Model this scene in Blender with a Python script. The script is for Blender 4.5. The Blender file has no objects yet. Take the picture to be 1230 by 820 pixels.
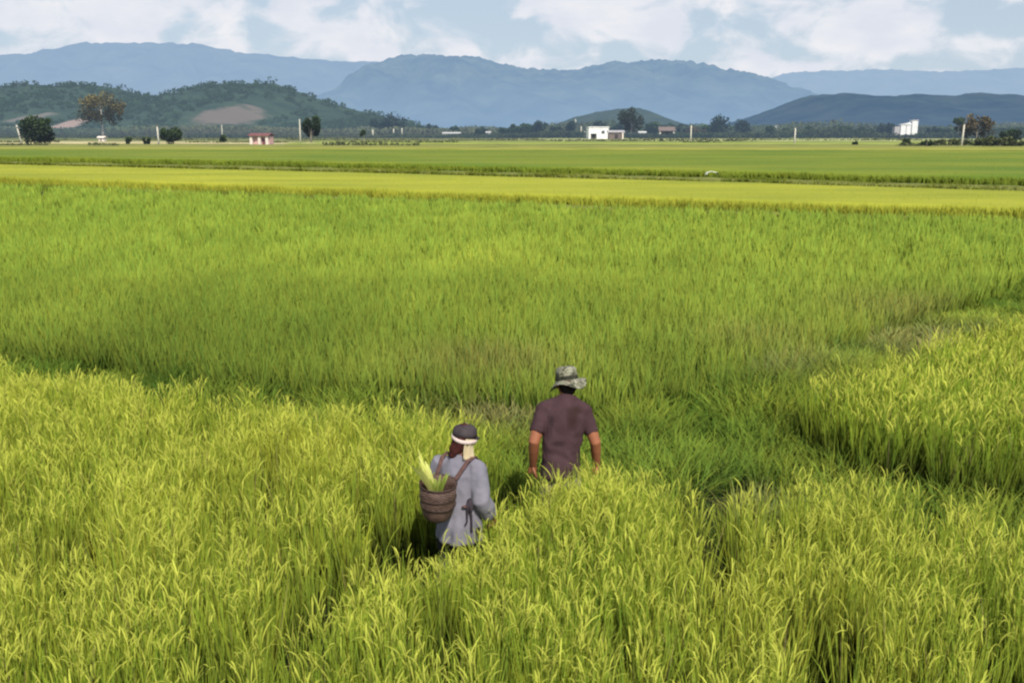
import bpy, bmesh, math, random
import numpy as np
from mathutils import Vector, Matrix, noise as mnoise

random.seed(7)
RNG = np.random.default_rng(11)
scene = bpy.context.scene
COL = scene.collection

# ------------------------------------------------------------------ camera
F, W, H = 1100.0, 1230.0, 820.0
CAM_Z = 3.6
PITCH = math.atan(252.0 / F)
CP, SP = math.cos(PITCH), math.sin(PITCH)
cam_data = bpy.data.cameras.new('camera')
cam_data.sensor_width = 36.0
cam_data.lens = 36.0 * F / W
cam_data.clip_start = 0.1
cam_data.clip_end = 60000
cam = bpy.data.objects.new('camera', cam_data)
COL.objects.link(cam)
cam.location = (0, 0, CAM_Z)
cam.rotation_euler = (math.pi / 2 - PITCH, 0, 0)
scene.camera = cam

def ray(px, py):
    a = (px - W / 2) / F
    b = (H / 2 - py) / F
    return a, CP + b * SP, -SP + b * CP

def at(px, py, z=0.0):              # survey: where a sight line meets a level
    a, wy, wz = ray(px, py)
    t = (z - CAM_Z) / wz
    return (a * t, wy * t)

def pt(px, py, Y):                  # survey: point of a sight line at distance Y
    a, wy, wz = ray(px, py)
    t = Y / wy
    return Vector((a * t, Y, CAM_Z + wz * t))

# ------------------------------------------------------------------ tags
def tag(o, label=None, cat=None, group=None, kind=None):
    if label: o['label'] = label
    if cat: o['category'] = cat
    if group: o['group'] = group
    if kind: o['kind'] = kind
    return o

def empty(name, loc=(0, 0, 0), rz=0.0):
    o = bpy.data.objects.new(name, None)
    o.empty_display_size = 0.2
    COL.objects.link(o)
    o.location = loc
    o.rotation_euler = (0, 0, rz)
    return o

def link_mesh(name, me, mat=None, parent=None, smooth=False):
    o = bpy.data.objects.new(name, me)
    COL.objects.link(o)
    if mat is not None:
        me.materials.clear(); me.materials.append(mat)
    if smooth:
        me.polygons.foreach_set('use_smooth', np.ones(len(me.polygons), dtype=bool))
    if parent is not None:
        o.parent = parent
    return o

def bm_obj(name, bm, mat, parent=None, smooth=False):
    me = bpy.data.meshes.new(name)
    bmesh.ops.recalc_face_normals(bm, faces=bm.faces)
    bm.to_mesh(me); bm.free()
    return link_mesh(name, me, mat, parent, smooth)

def np_mesh(name, verts, quads, cols=None):
    me = bpy.data.meshes.new(name)
    nv, nq = len(verts), len(quads)
    me.vertices.add(nv)
    me.vertices.foreach_set('co', np.ascontiguousarray(verts, dtype=np.float32).ravel())
    me.loops.add(nq * 4)
    me.loops.foreach_set('vertex_index', np.ascontiguousarray(quads, dtype=np.int32).ravel())
    me.polygons.add(nq)
    me.polygons.foreach_set('loop_start', np.arange(0, nq * 4, 4, dtype=np.int32))
    me.update(calc_edges=True)
    if cols is not None:
        at_ = me.attributes.new('Col', 'FLOAT_COLOR', 'POINT')
        c4 = np.ones((nv, 4), dtype=np.float32); c4[:, :3] = cols
        at_.data.foreach_set('color', c4.ravel())
    return me

# ------------------------------------------------------------------ noise (numpy)
_TAB = RNG.random((256, 256))
def vnoise(x, y):
    x = np.asarray(x, dtype=float); y = np.asarray(y, dtype=float)
    xi = np.floor(x).astype(int); yi = np.floor(y).astype(int)
    fx = x - xi; fy = y - yi
    fx = fx * fx * (3 - 2 * fx); fy = fy * fy * (3 - 2 * fy)
    a = _TAB[xi & 255, yi & 255]; b = _TAB[(xi + 1) & 255, yi & 255]
    c = _TAB[xi & 255, (yi + 1) & 255]; d = _TAB[(xi + 1) & 255, (yi + 1) & 255]
    return (a * (1 - fx) + b * fx) * (1 - fy) + (c * (1 - fx) + d * fx) * fy
def fbm(x, y, o=3):
    s = 0; a = 0.5; t = 0
    for k in range(o):
        s = s + a * vnoise(x * 2 ** k + 17.3 * k, y * 2 ** k + 5.1 * k); t += a; a *= 0.5
    return s / t

# ------------------------------------------------------------------ materials
HAZE = (0.36, 0.47, 0.63)
def srgb(r, g, b):
    f = lambda c: (c / 255 / 12.92) if c / 255 <= 0.04045 else ((c / 255 + 0.055) / 1.055) ** 2.4
    return (f(r), f(g), f(b))

def new_mat(name):
    m = bpy.data.materials.new(name)
    m.use_nodes = True
    nt = m.node_tree
    for n in list(nt.nodes): nt.nodes.remove(n)
    out = nt.nodes.new('ShaderNodeOutputMaterial')
    return m, nt, out

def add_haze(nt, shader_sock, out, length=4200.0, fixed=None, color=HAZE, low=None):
    """haze put into the material as emission, by distance of the surface from the fields"""
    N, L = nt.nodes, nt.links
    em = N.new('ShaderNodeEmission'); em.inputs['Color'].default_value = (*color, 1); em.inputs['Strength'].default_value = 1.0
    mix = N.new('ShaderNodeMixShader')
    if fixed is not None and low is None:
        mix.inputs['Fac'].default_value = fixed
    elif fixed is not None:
        # stronger haze glow lower down: low = (height scale, haze at the foot)
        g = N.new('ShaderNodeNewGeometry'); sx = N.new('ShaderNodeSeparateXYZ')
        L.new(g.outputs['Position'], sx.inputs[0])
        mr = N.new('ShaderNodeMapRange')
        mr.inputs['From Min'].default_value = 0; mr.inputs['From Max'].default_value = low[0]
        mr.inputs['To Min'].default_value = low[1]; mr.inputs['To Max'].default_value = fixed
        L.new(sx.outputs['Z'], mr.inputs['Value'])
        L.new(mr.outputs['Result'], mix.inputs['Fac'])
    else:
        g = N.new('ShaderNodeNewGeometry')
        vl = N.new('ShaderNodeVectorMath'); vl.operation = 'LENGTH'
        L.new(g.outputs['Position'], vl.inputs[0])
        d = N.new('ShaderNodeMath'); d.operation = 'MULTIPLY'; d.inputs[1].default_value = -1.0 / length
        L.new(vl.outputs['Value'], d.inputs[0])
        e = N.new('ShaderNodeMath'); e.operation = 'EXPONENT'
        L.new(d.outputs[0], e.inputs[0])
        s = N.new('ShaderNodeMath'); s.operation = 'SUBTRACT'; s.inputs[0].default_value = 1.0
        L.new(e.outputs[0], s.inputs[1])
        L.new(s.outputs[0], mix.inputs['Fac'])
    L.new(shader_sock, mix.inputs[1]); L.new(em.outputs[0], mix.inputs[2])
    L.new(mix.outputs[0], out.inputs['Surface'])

def leaf_mat(name, trans=0.35, rough=0.55, haze=None, spec=0.25, tint=(1.0, 1.0, 0.7), up=0.0, fixed=None, hcol=HAZE):
    """foliage coloured by the 'Col' attribute of its leaves"""
    m, nt, out = new_mat(name)
    N, L = nt.nodes, nt.links
    a = N.new('ShaderNodeAttribute'); a.attribute_name = 'Col'
    b = N.new('ShaderNodeBsdfPrincipled'); b.inputs['Roughness'].default_value = rough
    b.inputs['Specular IOR Level'].default_value = spec
    L.new(a.outputs['Color'], b.inputs['Base Color'])
    t = N.new('ShaderNodeBsdfTranslucent')
    mul = N.new('ShaderNodeMix'); mul.data_type = 'RGBA'; mul.blend_type = 'MULTIPLY'
    mul.inputs['Factor'].default_value = 1.0
    L.new(a.outputs['Color'], mul.inputs['A']); mul.inputs['B'].default_value = (*tint, 1)
    L.new(mul.outputs['Result'], t.inputs['Color'])
    mx = N.new('ShaderNodeMixShader'); mx.inputs['Fac'].default_value = trans
    L.new(b.outputs[0], mx.inputs[1]); L.new(t.outputs[0], mx.inputs[2])
    if up:      # light from above put into the shading: normals tilted up to brighten upright blades
        g = N.new('ShaderNodeNewGeometry'); ad = N.new('ShaderNodeVectorMath'); ad.operation = 'ADD'; ad.inputs[1].default_value = (0, 0, up)
        L.new(g.outputs['Normal'], ad.inputs[0]); nm = N.new('ShaderNodeVectorMath'); nm.operation = 'NORMALIZE'; L.new(ad.outputs[0], nm.inputs[0])
        L.new(nm.outputs[0], b.inputs['Normal'])
    if fixed is not None: add_haze(nt, mx.outputs[0], out, fixed=fixed, color=hcol)
    elif haze: add_haze(nt, mx.outputs[0], out, haze)
    else: L.new(mx.outputs[0], out.inputs['Surface'])
    return m

def surf_mat(name, c0, c1=None, scale=6.0, rough=0.8, haze=None, bump=0.0, detail=5.0, stretch=(1, 1, 1), coords='Object', spec=0.3):
    m, nt, out = new_mat(name)
    N, L = nt.nodes, nt.links
    b = N.new('ShaderNodeBsdfPrincipled'); b.inputs['Roughness'].default_value = rough
    b.inputs['Specular IOR Level'].default_value = spec
    tc = N.new('ShaderNodeTexCoord'); mp = N.new('ShaderNodeMapping'); mp.inputs['Scale'].default_value = stretch
    L.new(tc.outputs[coords], mp.inputs[0])
    nz = N.new('ShaderNodeTexNoise'); nz.inputs['Scale'].default_value = scale; nz.inputs['Detail'].default_value = detail
    L.new(mp.outputs[0], nz.inputs['Vector'])
    r = N.new('ShaderNodeValToRGB')
    r.color_ramp.elements[0].position = 0.35; r.color_ramp.elements[1].position = 0.65
    r.color_ramp.elements[0].color = (*c0, 1); r.color_ramp.elements[1].color = (*(c1 or c0), 1)
    L.new(nz.outputs['Fac'], r.inputs[0]); L.new(r.outputs[0], b.inputs['Base Color'])
    if bump:
        bp = N.new('ShaderNodeBump'); bp.inputs['Strength'].default_value = bump; bp.inputs['Distance'].default_value = 0.02
        L.new(nz.outputs['Fac'], bp.inputs['Height']); L.new(bp.outputs[0], b.inputs['Normal'])
    if haze: add_haze(nt, b.outputs[0], out, haze)
    else: L.new(b.outputs[0], out.inputs['Surface'])
    return m

def attr_mat(name, rough=0.75, spec=0.3, noise_amt=0.25, scale=40.0):
    """solid surface coloured by 'Col' with fine procedural variation"""
    m, nt, out = new_mat(name)
    N, L = nt.nodes, nt.links
    a = N.new('ShaderNodeAttribute'); a.attribute_name = 'Col'
    b = N.new('ShaderNodeBsdfPrincipled'); b.inputs['Roughness'].default_value = rough
    b.inputs['Specular IOR Level'].default_value = spec
    tc = N.new('ShaderNodeTexCoord')
    nz = N.new('ShaderNodeTexNoise'); nz.inputs['Scale'].default_value = scale; nz.inputs['Detail'].default_value = 4
    L.new(tc.outputs['Object'], nz.inputs['Vector'])
    mr = N.new('ShaderNodeMapRange'); mr.inputs['To Min'].default_value = 1 - noise_amt; mr.inputs['To Max'].default_value = 1 + noise_amt
    L.new(nz.outputs['Fac'], mr.inputs['Value'])
    mul = N.new('ShaderNodeVectorMath'); mul.operation = 'SCALE'
    L.new(a.outputs['Color'], mul.inputs[0]); L.new(mr.outputs['Result'], mul.inputs['Scale'])
    L.new(mul.outputs['Vector'], b.inputs['Base Color'])
    L.new(b.outputs[0], out.inputs['Surface'])
    return m

# ------------------------------------------------------------------ light and sky
SUN_DIR = Vector((0.31 * math.cos(math.radians(47)), -0.951 * math.cos(math.radians(48)), math.sin(math.radians(47)))).normalized()
sun = bpy.data.lights.new('sun', 'SUN'); sun.energy = 5.0; sun.angle = math.radians(0.6); sun.color = (1.0, 0.94, 0.84)
so = bpy.data.objects.new('sun', sun); COL.objects.link(so)
so.location = (30, -30, 60)
so.rotation_euler = (-SUN_DIR).to_track_quat('-Z', 'Y').to_euler()

world = bpy.data.worlds.new('World'); scene.world = world; world.use_nodes = True
def build_sky():
    nt = world.node_tree; N, L = nt.nodes, nt.links
    for n in list(N): N.remove(n)
    out = N.new('ShaderNodeOutputWorld'); bg = N.new('ShaderNodeBackground')
    bg.inputs['Strength'].default_value = 0.1
    sky = N.new('ShaderNodeTexSky'); sky.sky_type = 'NISHITA'; sky.sun_disc = False
    sky.sun_elevation = math.radians(47); sky.sun_rotation = math.atan2(SUN_DIR.x, SUN_DIR.y)
    sky.air_density = 1.0; sky.dust_density = 1.6; sky.ozone_density = 1.5
    tc = N.new('ShaderNodeTexCoord')
    sp = N.new('ShaderNodeSeparateXYZ'); L.new(tc.outputs['Generated'], sp.inputs[0])
    def M(op, a, b=None, c=None):
        n = N.new('ShaderNodeMath'); n.operation = op
        for i, v in enumerate((a, b, c)):
            if v is None: continue
            if isinstance(v, (int, float)): n.inputs[i].default_value = v
            else: L.new(v, n.inputs[i])
        return n.outputs[0]
    az = M('ARCTAN2', sp.outputs['X'], sp.outputs['Y'])
    el = M('ARCSINE', sp.outputs['Z'])
    # domain warped fractal cloud bands, flattened towards the horizon
    cb = N.new('ShaderNodeCombineXYZ')
    L.new(M('MULTIPLY', az, 13.0), cb.inputs[0]); L.new(M('MULTIPLY', el, 21.0), cb.inputs[1]); cb.inputs[2].default_value = 3.7
    n1 = N.new('ShaderNodeTexNoise'); n1.inputs['Scale'].default_value = 1.15; n1.inputs['Detail'].default_value = 7; n1.inputs['Roughness'].default_value = 0.52
    n1.inputs['Distortion'].default_value = 0.35
    L.new(cb.outputs[0], n1.inputs['Vector'])
    # the separate cumulus puffs seen over the ridges (azimuth, elevation, half widths, weight)
    dens = n1.outputs['Fac']
    for (a0, e0, ra, re, w) in ((-0.42, 0.085, 0.24, 0.055, .17), (-0.16, 0.098, 0.2, 0.03, .10), (0.115, 0.122, 0.085, 0.026, .24), (0.345, 0.107, 0.05, 0.026, .22),
                                (0.50, 0.145, 0.11, 0.018, .20), (0.43, 0.077, 0.12, 0.02, .10), (0.30, 0.058, 0.03, 0.012, .14), (-0.5, 0.14, .2, .03, .1)):
        u = M('DIVIDE', M('SUBTRACT', az, a0), ra); v = M('DIVIDE', M('SUBTRACT', el, e0), re)
        g = M('EXPONENT', M('MULTIPLY', M('ADD', M('MULTIPLY', u, u), M('MULTIPLY', v, v)), -1.0))
        dens = M('ADD', dens, M('MULTIPLY', g, w))
    mr = N.new('ShaderNodeMapRange'); mr.interpolation_type = 'SMOOTHSTEP'
    mr.inputs['From Min'].default_value = 0.49; mr.inputs['From Max'].default_value = 0.68
    L.new(dens, mr.inputs['Value'])
    # shaded bases / bright tops
    cb2 = N.new('ShaderNodeCombineXYZ')
    L.new(M('MULTIPLY', az, 15.0), cb2.inputs[0]); L.new(M('MULTIPLY', el, 34.0), cb2.inputs[1])
    n2 = N.new('ShaderNodeTexNoise'); n2.inputs['Scale'].default_value = 1.0; n2.inputs['Detail'].default_value = 6
    L.new(cb2.outputs[0], n2.inputs['Vector'])
    cr = N.new('ShaderNodeValToRGB')
    cr.color_ramp.elements[0].position = 0.36; cr.color_ramp.elements[0].color = (7.5, 7.8, 8.65, 1)
    cr.color_ramp.elements[1].position = 0.66; cr.color_ramp.elements[1].color = (9.0, 8.95, 9.25, 1)
    L.new(n2.outputs['Fac'], cr.inputs[0])
    # hazy air whitens the low sky
    hz = N.new('ShaderNodeMix'); hz.data_type = 'RGBA'
    hm = N.new('ShaderNodeMapRange'); hm.inputs['From Min'].default_value = 0.0; hm.inputs['From Max'].default_value = 0.5
    hm.inputs['To Min'].default_value = 0.85; hm.inputs['To Max'].default_value = 0.15
    L.new(el, hm.inputs['Value']); L.new(hm.outputs['Result'], hz.inputs['Factor'])
    L.new(sky.outputs[0], hz.inputs['A']); hz.inputs['B'].default_value = (5.9, 7.05, 8.35, 1)
    mx = N.new('ShaderNodeMix'); mx.data_type = 'RGBA'
    L.new(M('MULTIPLY', mr.outputs['Result'], 0.92), mx.inputs['Factor']); L.new(hz.outputs['Result'], mx.inputs['A']); L.new(cr.outputs[0], mx.inputs['B'])
    L.new(mx.outputs['Result'], bg.inputs['Color']); L.new(bg.outputs[0], out.inputs['Surface'])
build_sky()

# ------------------------------------------------------------------ blades (rice, grass)
def blade_mesh(bx, by, bz, h, w, phi, lean, curve, droop, yaw, c0, c1, levels=5, wprof=None, bias=1.0):
    n = len(bx)
    s = np.linspace(0, 1, levels)[None, :]
    if wprof is None:
        wprof = np.interp(np.linspace(0, 1, levels), [0, .3, .6, .85, 1], [.6, 1, .9, .5, .08])
    out = h[:, None] * (lean[:, None] * s + curve[:, None] * s ** 2)
    z = bz[:, None] + h[:, None] * (s - droop[:, None] * s ** 3)
    cx = bx[:, None] + np.cos(phi)[:, None] * out
    cy = by[:, None] + np.sin(phi)[:, None] * out
    hw = 0.5 * w[:, None] * wprof[None, :]
    sx = np.cos(yaw)[:, None] * hw; sy = np.sin(yaw)[:, None] * hw
    v = np.empty((n, levels, 2, 3), dtype=np.float32)
    v[:, :, 0, 0] = cx - sx; v[:, :, 1, 0] = cx + sx
    v[:, :, 0, 1] = cy - sy; v[:, :, 1, 1] = cy + sy
    v[:, :, 0, 2] = z; v[:, :, 1, 2] = z
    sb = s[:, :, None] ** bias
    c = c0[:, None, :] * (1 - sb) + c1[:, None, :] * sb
    c = np.repeat(c[:, :, None, :], 2, axis=2).astype(np.float32)
    base = (np.arange(n) * levels * 2)[:, None]
    k = np.arange(levels - 1)[None, :] * 2
    q = np.stack([base + k, base + k + 1, base + k + 3, base + k + 2], axis=2).reshape(-1, 4)
    return v.reshape(-1, 3), q, c.reshape(-1, 3)

class Bag:
    def __init__(s): s.v = []; s.q = []; s.c = []; s.n = 0
    def add(s, v, q, c):
        s.v.append(v); s.q.append(q + s.n); s.c.append(c); s.n += len(v)
    def mesh(s, name): return np_mesh(name, np.concatenate(s.v), np.concatenate(s.q), np.concatenate(s.c))

# ------------------------------------------------------------------ field layout (metres, surveyed)
def line(pts, z):
    P = np.array([at(px, py, z) for px, py in pts])
    # carry the ends on past the frame
    a = P[0] + (P[0] - P[1]) / np.linalg.norm(P[0] - P[1]) * 30
    b = P[-1] + (P[-1] - P[-2]) / np.linalg.norm(P[-1] - P[-2]) * 30
    return np.vstack([a, P, b])
A_EDGE = line([(0, 428), (160, 450), (350, 473), (560, 490), (640, 523), (730, 556), (880, 562), (1070, 562), (1230, 590)], 0.88)
C_EDGE = line([(0, 424), (300, 466), (560, 484), (700, 492), (850, 480), (960, 436), (1100, 384), (1230, 342)], 0.25)
B_POLY = np.array([at(955, 525, .2), at(975, 468, .8), at(1050, 428, .85), at(1130, 400, .85), at(1250, 368, .85), at(1500, 300, .85), (12, 9.2), at(1300, 612, 0.2), at(1230, 600, .2), at(1075, 585, .2)])
MAN = (0.405, 7.1); WOMAN = (-0.40, 6.4)

def below(Pl, x, y):                # is the point on the near side of the polyline
    return y < np.interp(x, Pl[:, 0], Pl[:, 1])
def inside(P, x, y):
    r = np.zeros(len(x), dtype=bool)
    n = len(P)
    for i in range(n):
        x0, y0 = P[i]; x1, y1 = P[(i + 1) % n]
        c = ((y0 > y) != (y1 > y))
        with np.errstate(divide='ignore', invalid='ignore'):
            xc = (x1 - x0) * (y - y0) / (y1 - y0 + 1e-12) + x0
        r ^= c & (x < xc)
    return r

def cone_points(n, y0, y1, half=0.64, pad=1.6):
    """random ground points, thinning out with distance"""
    Y = np.exp(RNG.uniform(math.log(y0), math.log(y1), n))
    X = RNG.uniform(-1, 1, n) * (Y * half + pad)
    return X, Y

M_RICE = leaf_mat('rice_leaf', 0.28, 0.6, up=0.95, spec=.05, tint=(1, 1, .5))
M_MID = leaf_mat('rice_leaf_soft_lit', 0.28, 0.6, up=1.5, spec=.05, tint=(1, 1, .5))  # same rice leaf, normals tilted further up to soften its light and shade
M_WEED = leaf_mat('weed_leaf', 0.28, 0.6, up=0.6, spec=.08)

def tufts_to_bag(bag, X, Y, hgt, nb, spread, w, cb, ct, lean0=0.10, lean1=0.28, curve=0.22, droop=0.10, levels=5, bright=None, lodw=0.00125, bias=1.0):
    """each tuft: nb upright blades fanning out of a hill of rice"""
    n = len(X)
    ti = np.repeat(np.arange(n), nb); m = len(ti)
    ang = RNG.uniform(0, 2 * np.pi, m); rad = spread * np.sqrt(RNG.random(m)) * np.ones(m)
    bx = X[ti] + np.cos(ang) * rad; by = Y[ti] + np.sin(ang) * rad
    h = hgt[ti] * RNG.uniform(0.66, 1.06, m)
    wv = np.maximum(w * RNG.uniform(0.7, 1.3, m), lodw * by)
    ph = ang + RNG.normal(0, 0.7, m)
    le = RNG.uniform(lean0, lean1, m) * (0.4 + rad / max(spread, 1e-3))
    cu = np.abs(RNG.normal(0, curve, m)); dr = droop * RNG.random(m) + 0.35 * cu ** 1.3
    yaw = RNG.normal(0, 0.75, m)
    f = RNG.normal(1, 0.13, m)[:, None]
    if bright is not None: f = f * bright[ti][:, None]
    hue = RNG.normal(0, 0.10, m)[:, None] * np.array([1.0, 0.1, -0.3])[None, :]
    c1 = np.clip(ct[ti] * f * (1 + hue), 0.005, .9)
    old = RNG.random(m) < (.02 if bias > 1.5 else 0); c1[old] = np.array((.36, .29, .12)) * RNG.uniform(.6, 1.2, (old.sum(), 1)); c0 = np.clip(cb[ti] * f, 0.003, .9)  # foot colour cb: shade low in the tuft put into the blades
    v, q, c = blade_mesh(bx, by, np.zeros(m), h, wv, ph, le, cu, dr, yaw, c0, c1, levels, None, bias)
    bag.add(v, q, c)

def panicles_to_bag(bag, X, Y, hgt, nb, spread, col, w=0.012):
    n = len(X); ti = np.repeat(np.arange(n), nb); m = len(ti)
    ang = RNG.uniform(0, 2 * np.pi, m); rad = spread * np.sqrt(RNG.random(m))
    bx = X[ti] + np.cos(ang) * rad; by = Y[ti] + np.sin(ang) * rad
    L_ = RNG.uniform(0.07, 0.16, m)
    bz = hgt[ti] * RNG.uniform(0.76, 0.98, m)
    cu = RNG.uniform(0.1, 0.8, m) ** 1.5
    dr = RNG.uniform(0.15, 0.9, m) * (0.3 + 0.7 * cu)
    wv = np.maximum(w * RNG.uniform(0.7, 1.3, m), 0.00095 * by)
    c1 = np.clip(col[None, :] * RNG.normal(1, .16, m)[:, None], .01, .9)
    v, q, c = blade_mesh(bx, by, bz, L_, wv, ang + RNG.normal(0, .6, m), RNG.uniform(.1, .3, m), cu, dr, RNG.normal(0, .9, m), c1 * 0.75, c1, 6,
                         np.array([.35, .6, .9, 1.0, .85, .3]))
    bag.add(v, q, c)

def cols(n, c): return np.tile(np.array(c, dtype=float)[None, :], (n, 1))
def lerpc(a, b, t): return np.array(a)[None, :] * (1 - t[:, None]) + np.array(b)[None, :] * t[:, None]

YEL = (0.45, 0.49, 0.054); YEL2 = (0.50, 0.53, 0.082); GRN = (0.28, 0.40, 0.038); DKB = (0.008, 0.016, 0.003)  # DKB: near-black blade feet, shade between tufts put into the colour

# ---- foreground rice
def people_mask(x, y, h):
    """rice pushed over or trodden down around the two walkers; pits at their left deepened to hold dark shade"""
    k = np.ones(len(x))
    for (cx, cy, rx, ry, lo) in ((MAN[0], MAN[1] + .10, .25, .24, 0.0), (WOMAN[0], WOMAN[1] + .06, .22, .22, 0.0), (-.55, 6.17, .22, .22, 0.30),
                                 (.12, 7.28, .36, .52, .0), (-.05, 7.8, .30, .36, .25), (.12, 7.8, .30, .50, .08), (-.62, 6.85, .26, .30, .25), (.02, 6.98, .30, .22, .35), (-.80, 6.55, .36, .40, 0.18), (WOMAN[0] - .05, 6.0, .42, .26, 0.80), (-.95, 5.75, .30, .35, 0.78),
                                 (-0.1, 6.95, .2, .25, .8), (-.75, 5.75, .22, .28, .72), (-1.0, 5.45, .22, .28, .78), (-1.25, 5.15, .22, .28, .82), (.16, 7.15, .12, .2, .4)):
        d = ((x - cx) / rx) ** 2 + ((y - cy) / ry) ** 2
        t = np.clip((d - 0.7) / 0.6, 0, 1)
        k = np.minimum(k, lo + (1 - lo) * t)
    k = k * (1 + .19 * np.exp(-((x - .52) / .34) ** 2 - ((y - 6.74) / .15) ** 2))
    return h * k

def grid_points(y0, y1, step, half=0.66, pad=1.4):
    ys = np.arange(y0, y1, step)
    P = []
    for i, y in enumerate(ys):
        w = y * half + pad
        xs = np.arange(-w, w, step) + (i % 2) * step * .5
        P.append(np.stack([xs, np.full(len(xs), y)], 1))
    P = np.concatenate(P)
    P += RNG.normal(0, step * 0.30, P.shape)
    return P[:, 0], P[:, 1]

def foreground():
    bag = Bag()
    X, Y = grid_points(3.1, 12.6, 0.135)
    X = np.r_[X, RNG.uniform(.12, .85, 70), RNG.uniform(-.65, .05, 36)]; Y = np.r_[Y, RNG.uniform(6.45, 6.92, 70), RNG.uniform(5.85, 6.2, 36)]
    ok = below(A_EDGE, X, Y); X, Y = X[ok], Y[ok]
    big = fbm(X * .8 + 3, Y * .8, 2); gap = fbm(X * 2.0 + 40, Y * 1.6 + 9, 2)
    h = 0.84 + 0.13 * (big - .5) + RNG.normal(0, 0.042, len(X))
    h *= np.where(gap < 0.30, 0.84, 1.0)
    h = people_mask(X, Y, h)
    edge = np.interp(X, A_EDGE[:, 0], A_EDGE[:, 1]) - Y
    hole = vnoise(X * 5.6 + 11, Y * 3.8 + 5)
    ok = (h > 0.14) & (RNG.random(len(X)) > np.clip((0.30 - gap) * 3, 0, .35)) & ((hole > .385) | ((np.abs(X - .1) < 1.1) & (Y > 5.6) & (Y < 7.4))); X, Y, h, big, gap, edge = X[ok], Y[ok], h[ok], big[ok], gap[ok], edge[ok]
    t = np.clip(0.15 + 1.0 * (fbm(X * .55 + 9, Y * .35 + 2, 3) - .3) + 0.18 * (Y - 6) / 5, 0, 1)
    ct = lerpc(GRN, YEL, t)
    br = 0.86 + 0.3 * fbm(X * 2.2, Y * 2.2 + 30, 2)
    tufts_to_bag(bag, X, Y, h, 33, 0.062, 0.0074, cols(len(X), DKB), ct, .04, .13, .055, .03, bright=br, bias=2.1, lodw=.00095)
    # second, bending leaves
    tufts_to_bag(bag, X, Y, h * 0.95, 2, 0.07, 0.009, cols(len(X), (.12, .17, .02)), ct * 1.02, .1, .25, .35, .15, 6, bright=br)
    ok = h > 0.5
    panicles_to_bag(bag, X[ok], Y[ok], h[ok], 11, 0.075, np.array(YEL2), .0078)
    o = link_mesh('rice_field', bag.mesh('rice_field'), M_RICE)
    tag(o, 'yellow green ripening rice in the near field where the two people walk', 'rice', kind='stuff')
foreground()

def right_field():
    bag = Bag()
    X, Y = grid_points(7.2, 22, 0.165)
    wx = X + .55 * (fbm(X * 1.1 + 2, Y * 1.1, 2) - .5); wy = Y + .7 * (fbm(X * 1.3, Y * 1.3 + 20, 2) - .5)
    ok = inside(B_POLY, wx, wy) & (vnoise(X * 3.5, Y * 3.5) > .16); X, Y, wx, wy = X[ok], Y[ok], wx[ok], wy[ok]
    edge = (~inside(B_POLY, wx, wy - .55)).astype(float)
    h = (0.86 + 0.2 * (fbm(X * 1.1 + 3, Y * 1.1, 2) - .5) + RNG.normal(0, 0.05, len(X))) * (1 - .3 * edge * RNG.random(len(X)))
    t = np.clip(0.0 + 1.0 * (fbm(X * .6 + 19, Y * .4 + 2, 3) - .2), 0, 1)
    ct = lerpc(GRN, YEL, t)
    tufts_to_bag(bag, X, Y, h, 24, 0.07, 0.0095, cols(len(X), DKB), ct, .05, .15, .09, .03, bias=2.1, bright=(0.84 + 0.3 * fbm(X * 2, Y * 2, 2)) * (1 - .35 * edge * RNG.random(len(X))))  # front edge dimmed: shade on the block's open side put into colour
    ok = RNG.random(len(X)) > edge * .6
    panicles_to_bag(bag, X[ok], Y[ok], h[ok], 8, 0.08, np.array(YEL2))
    o = link_mesh('rice_field', bag.mesh('rice_field'), M_RICE)
    tag(o, 'block of tall yellow green rice at the right between the ditch and the rough grass bank', 'rice', kind='stuff')
right_field()

# lines between the fields beyond (near edge of each canopy)
def sl(pts, z=.7): return line(pts, z)
L_C_FAR = sl([(-400, 206), (0, 217), (300, 227), (600, 238), (900, 247), (1230, 256), (1600, 268)])
L_D_NEAR = L_C_FAR + np.array([0, 4.2])
L_D_FAR = sl([(-400, 192), (0, 196), (330, 203), (615, 210), (900, 217), (1230, 227), (1600, 239)])
L_E_NEAR = sl([(-400, 188), (0, 191), (330, 197), (615, 204), (900, 211), (1230, 219), (1600, 230)], .3)
L_E_FAR = sl([(-400, 179), (0, 179), (615, 180), (1230, 180.5), (1600, 181)], .6)

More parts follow.
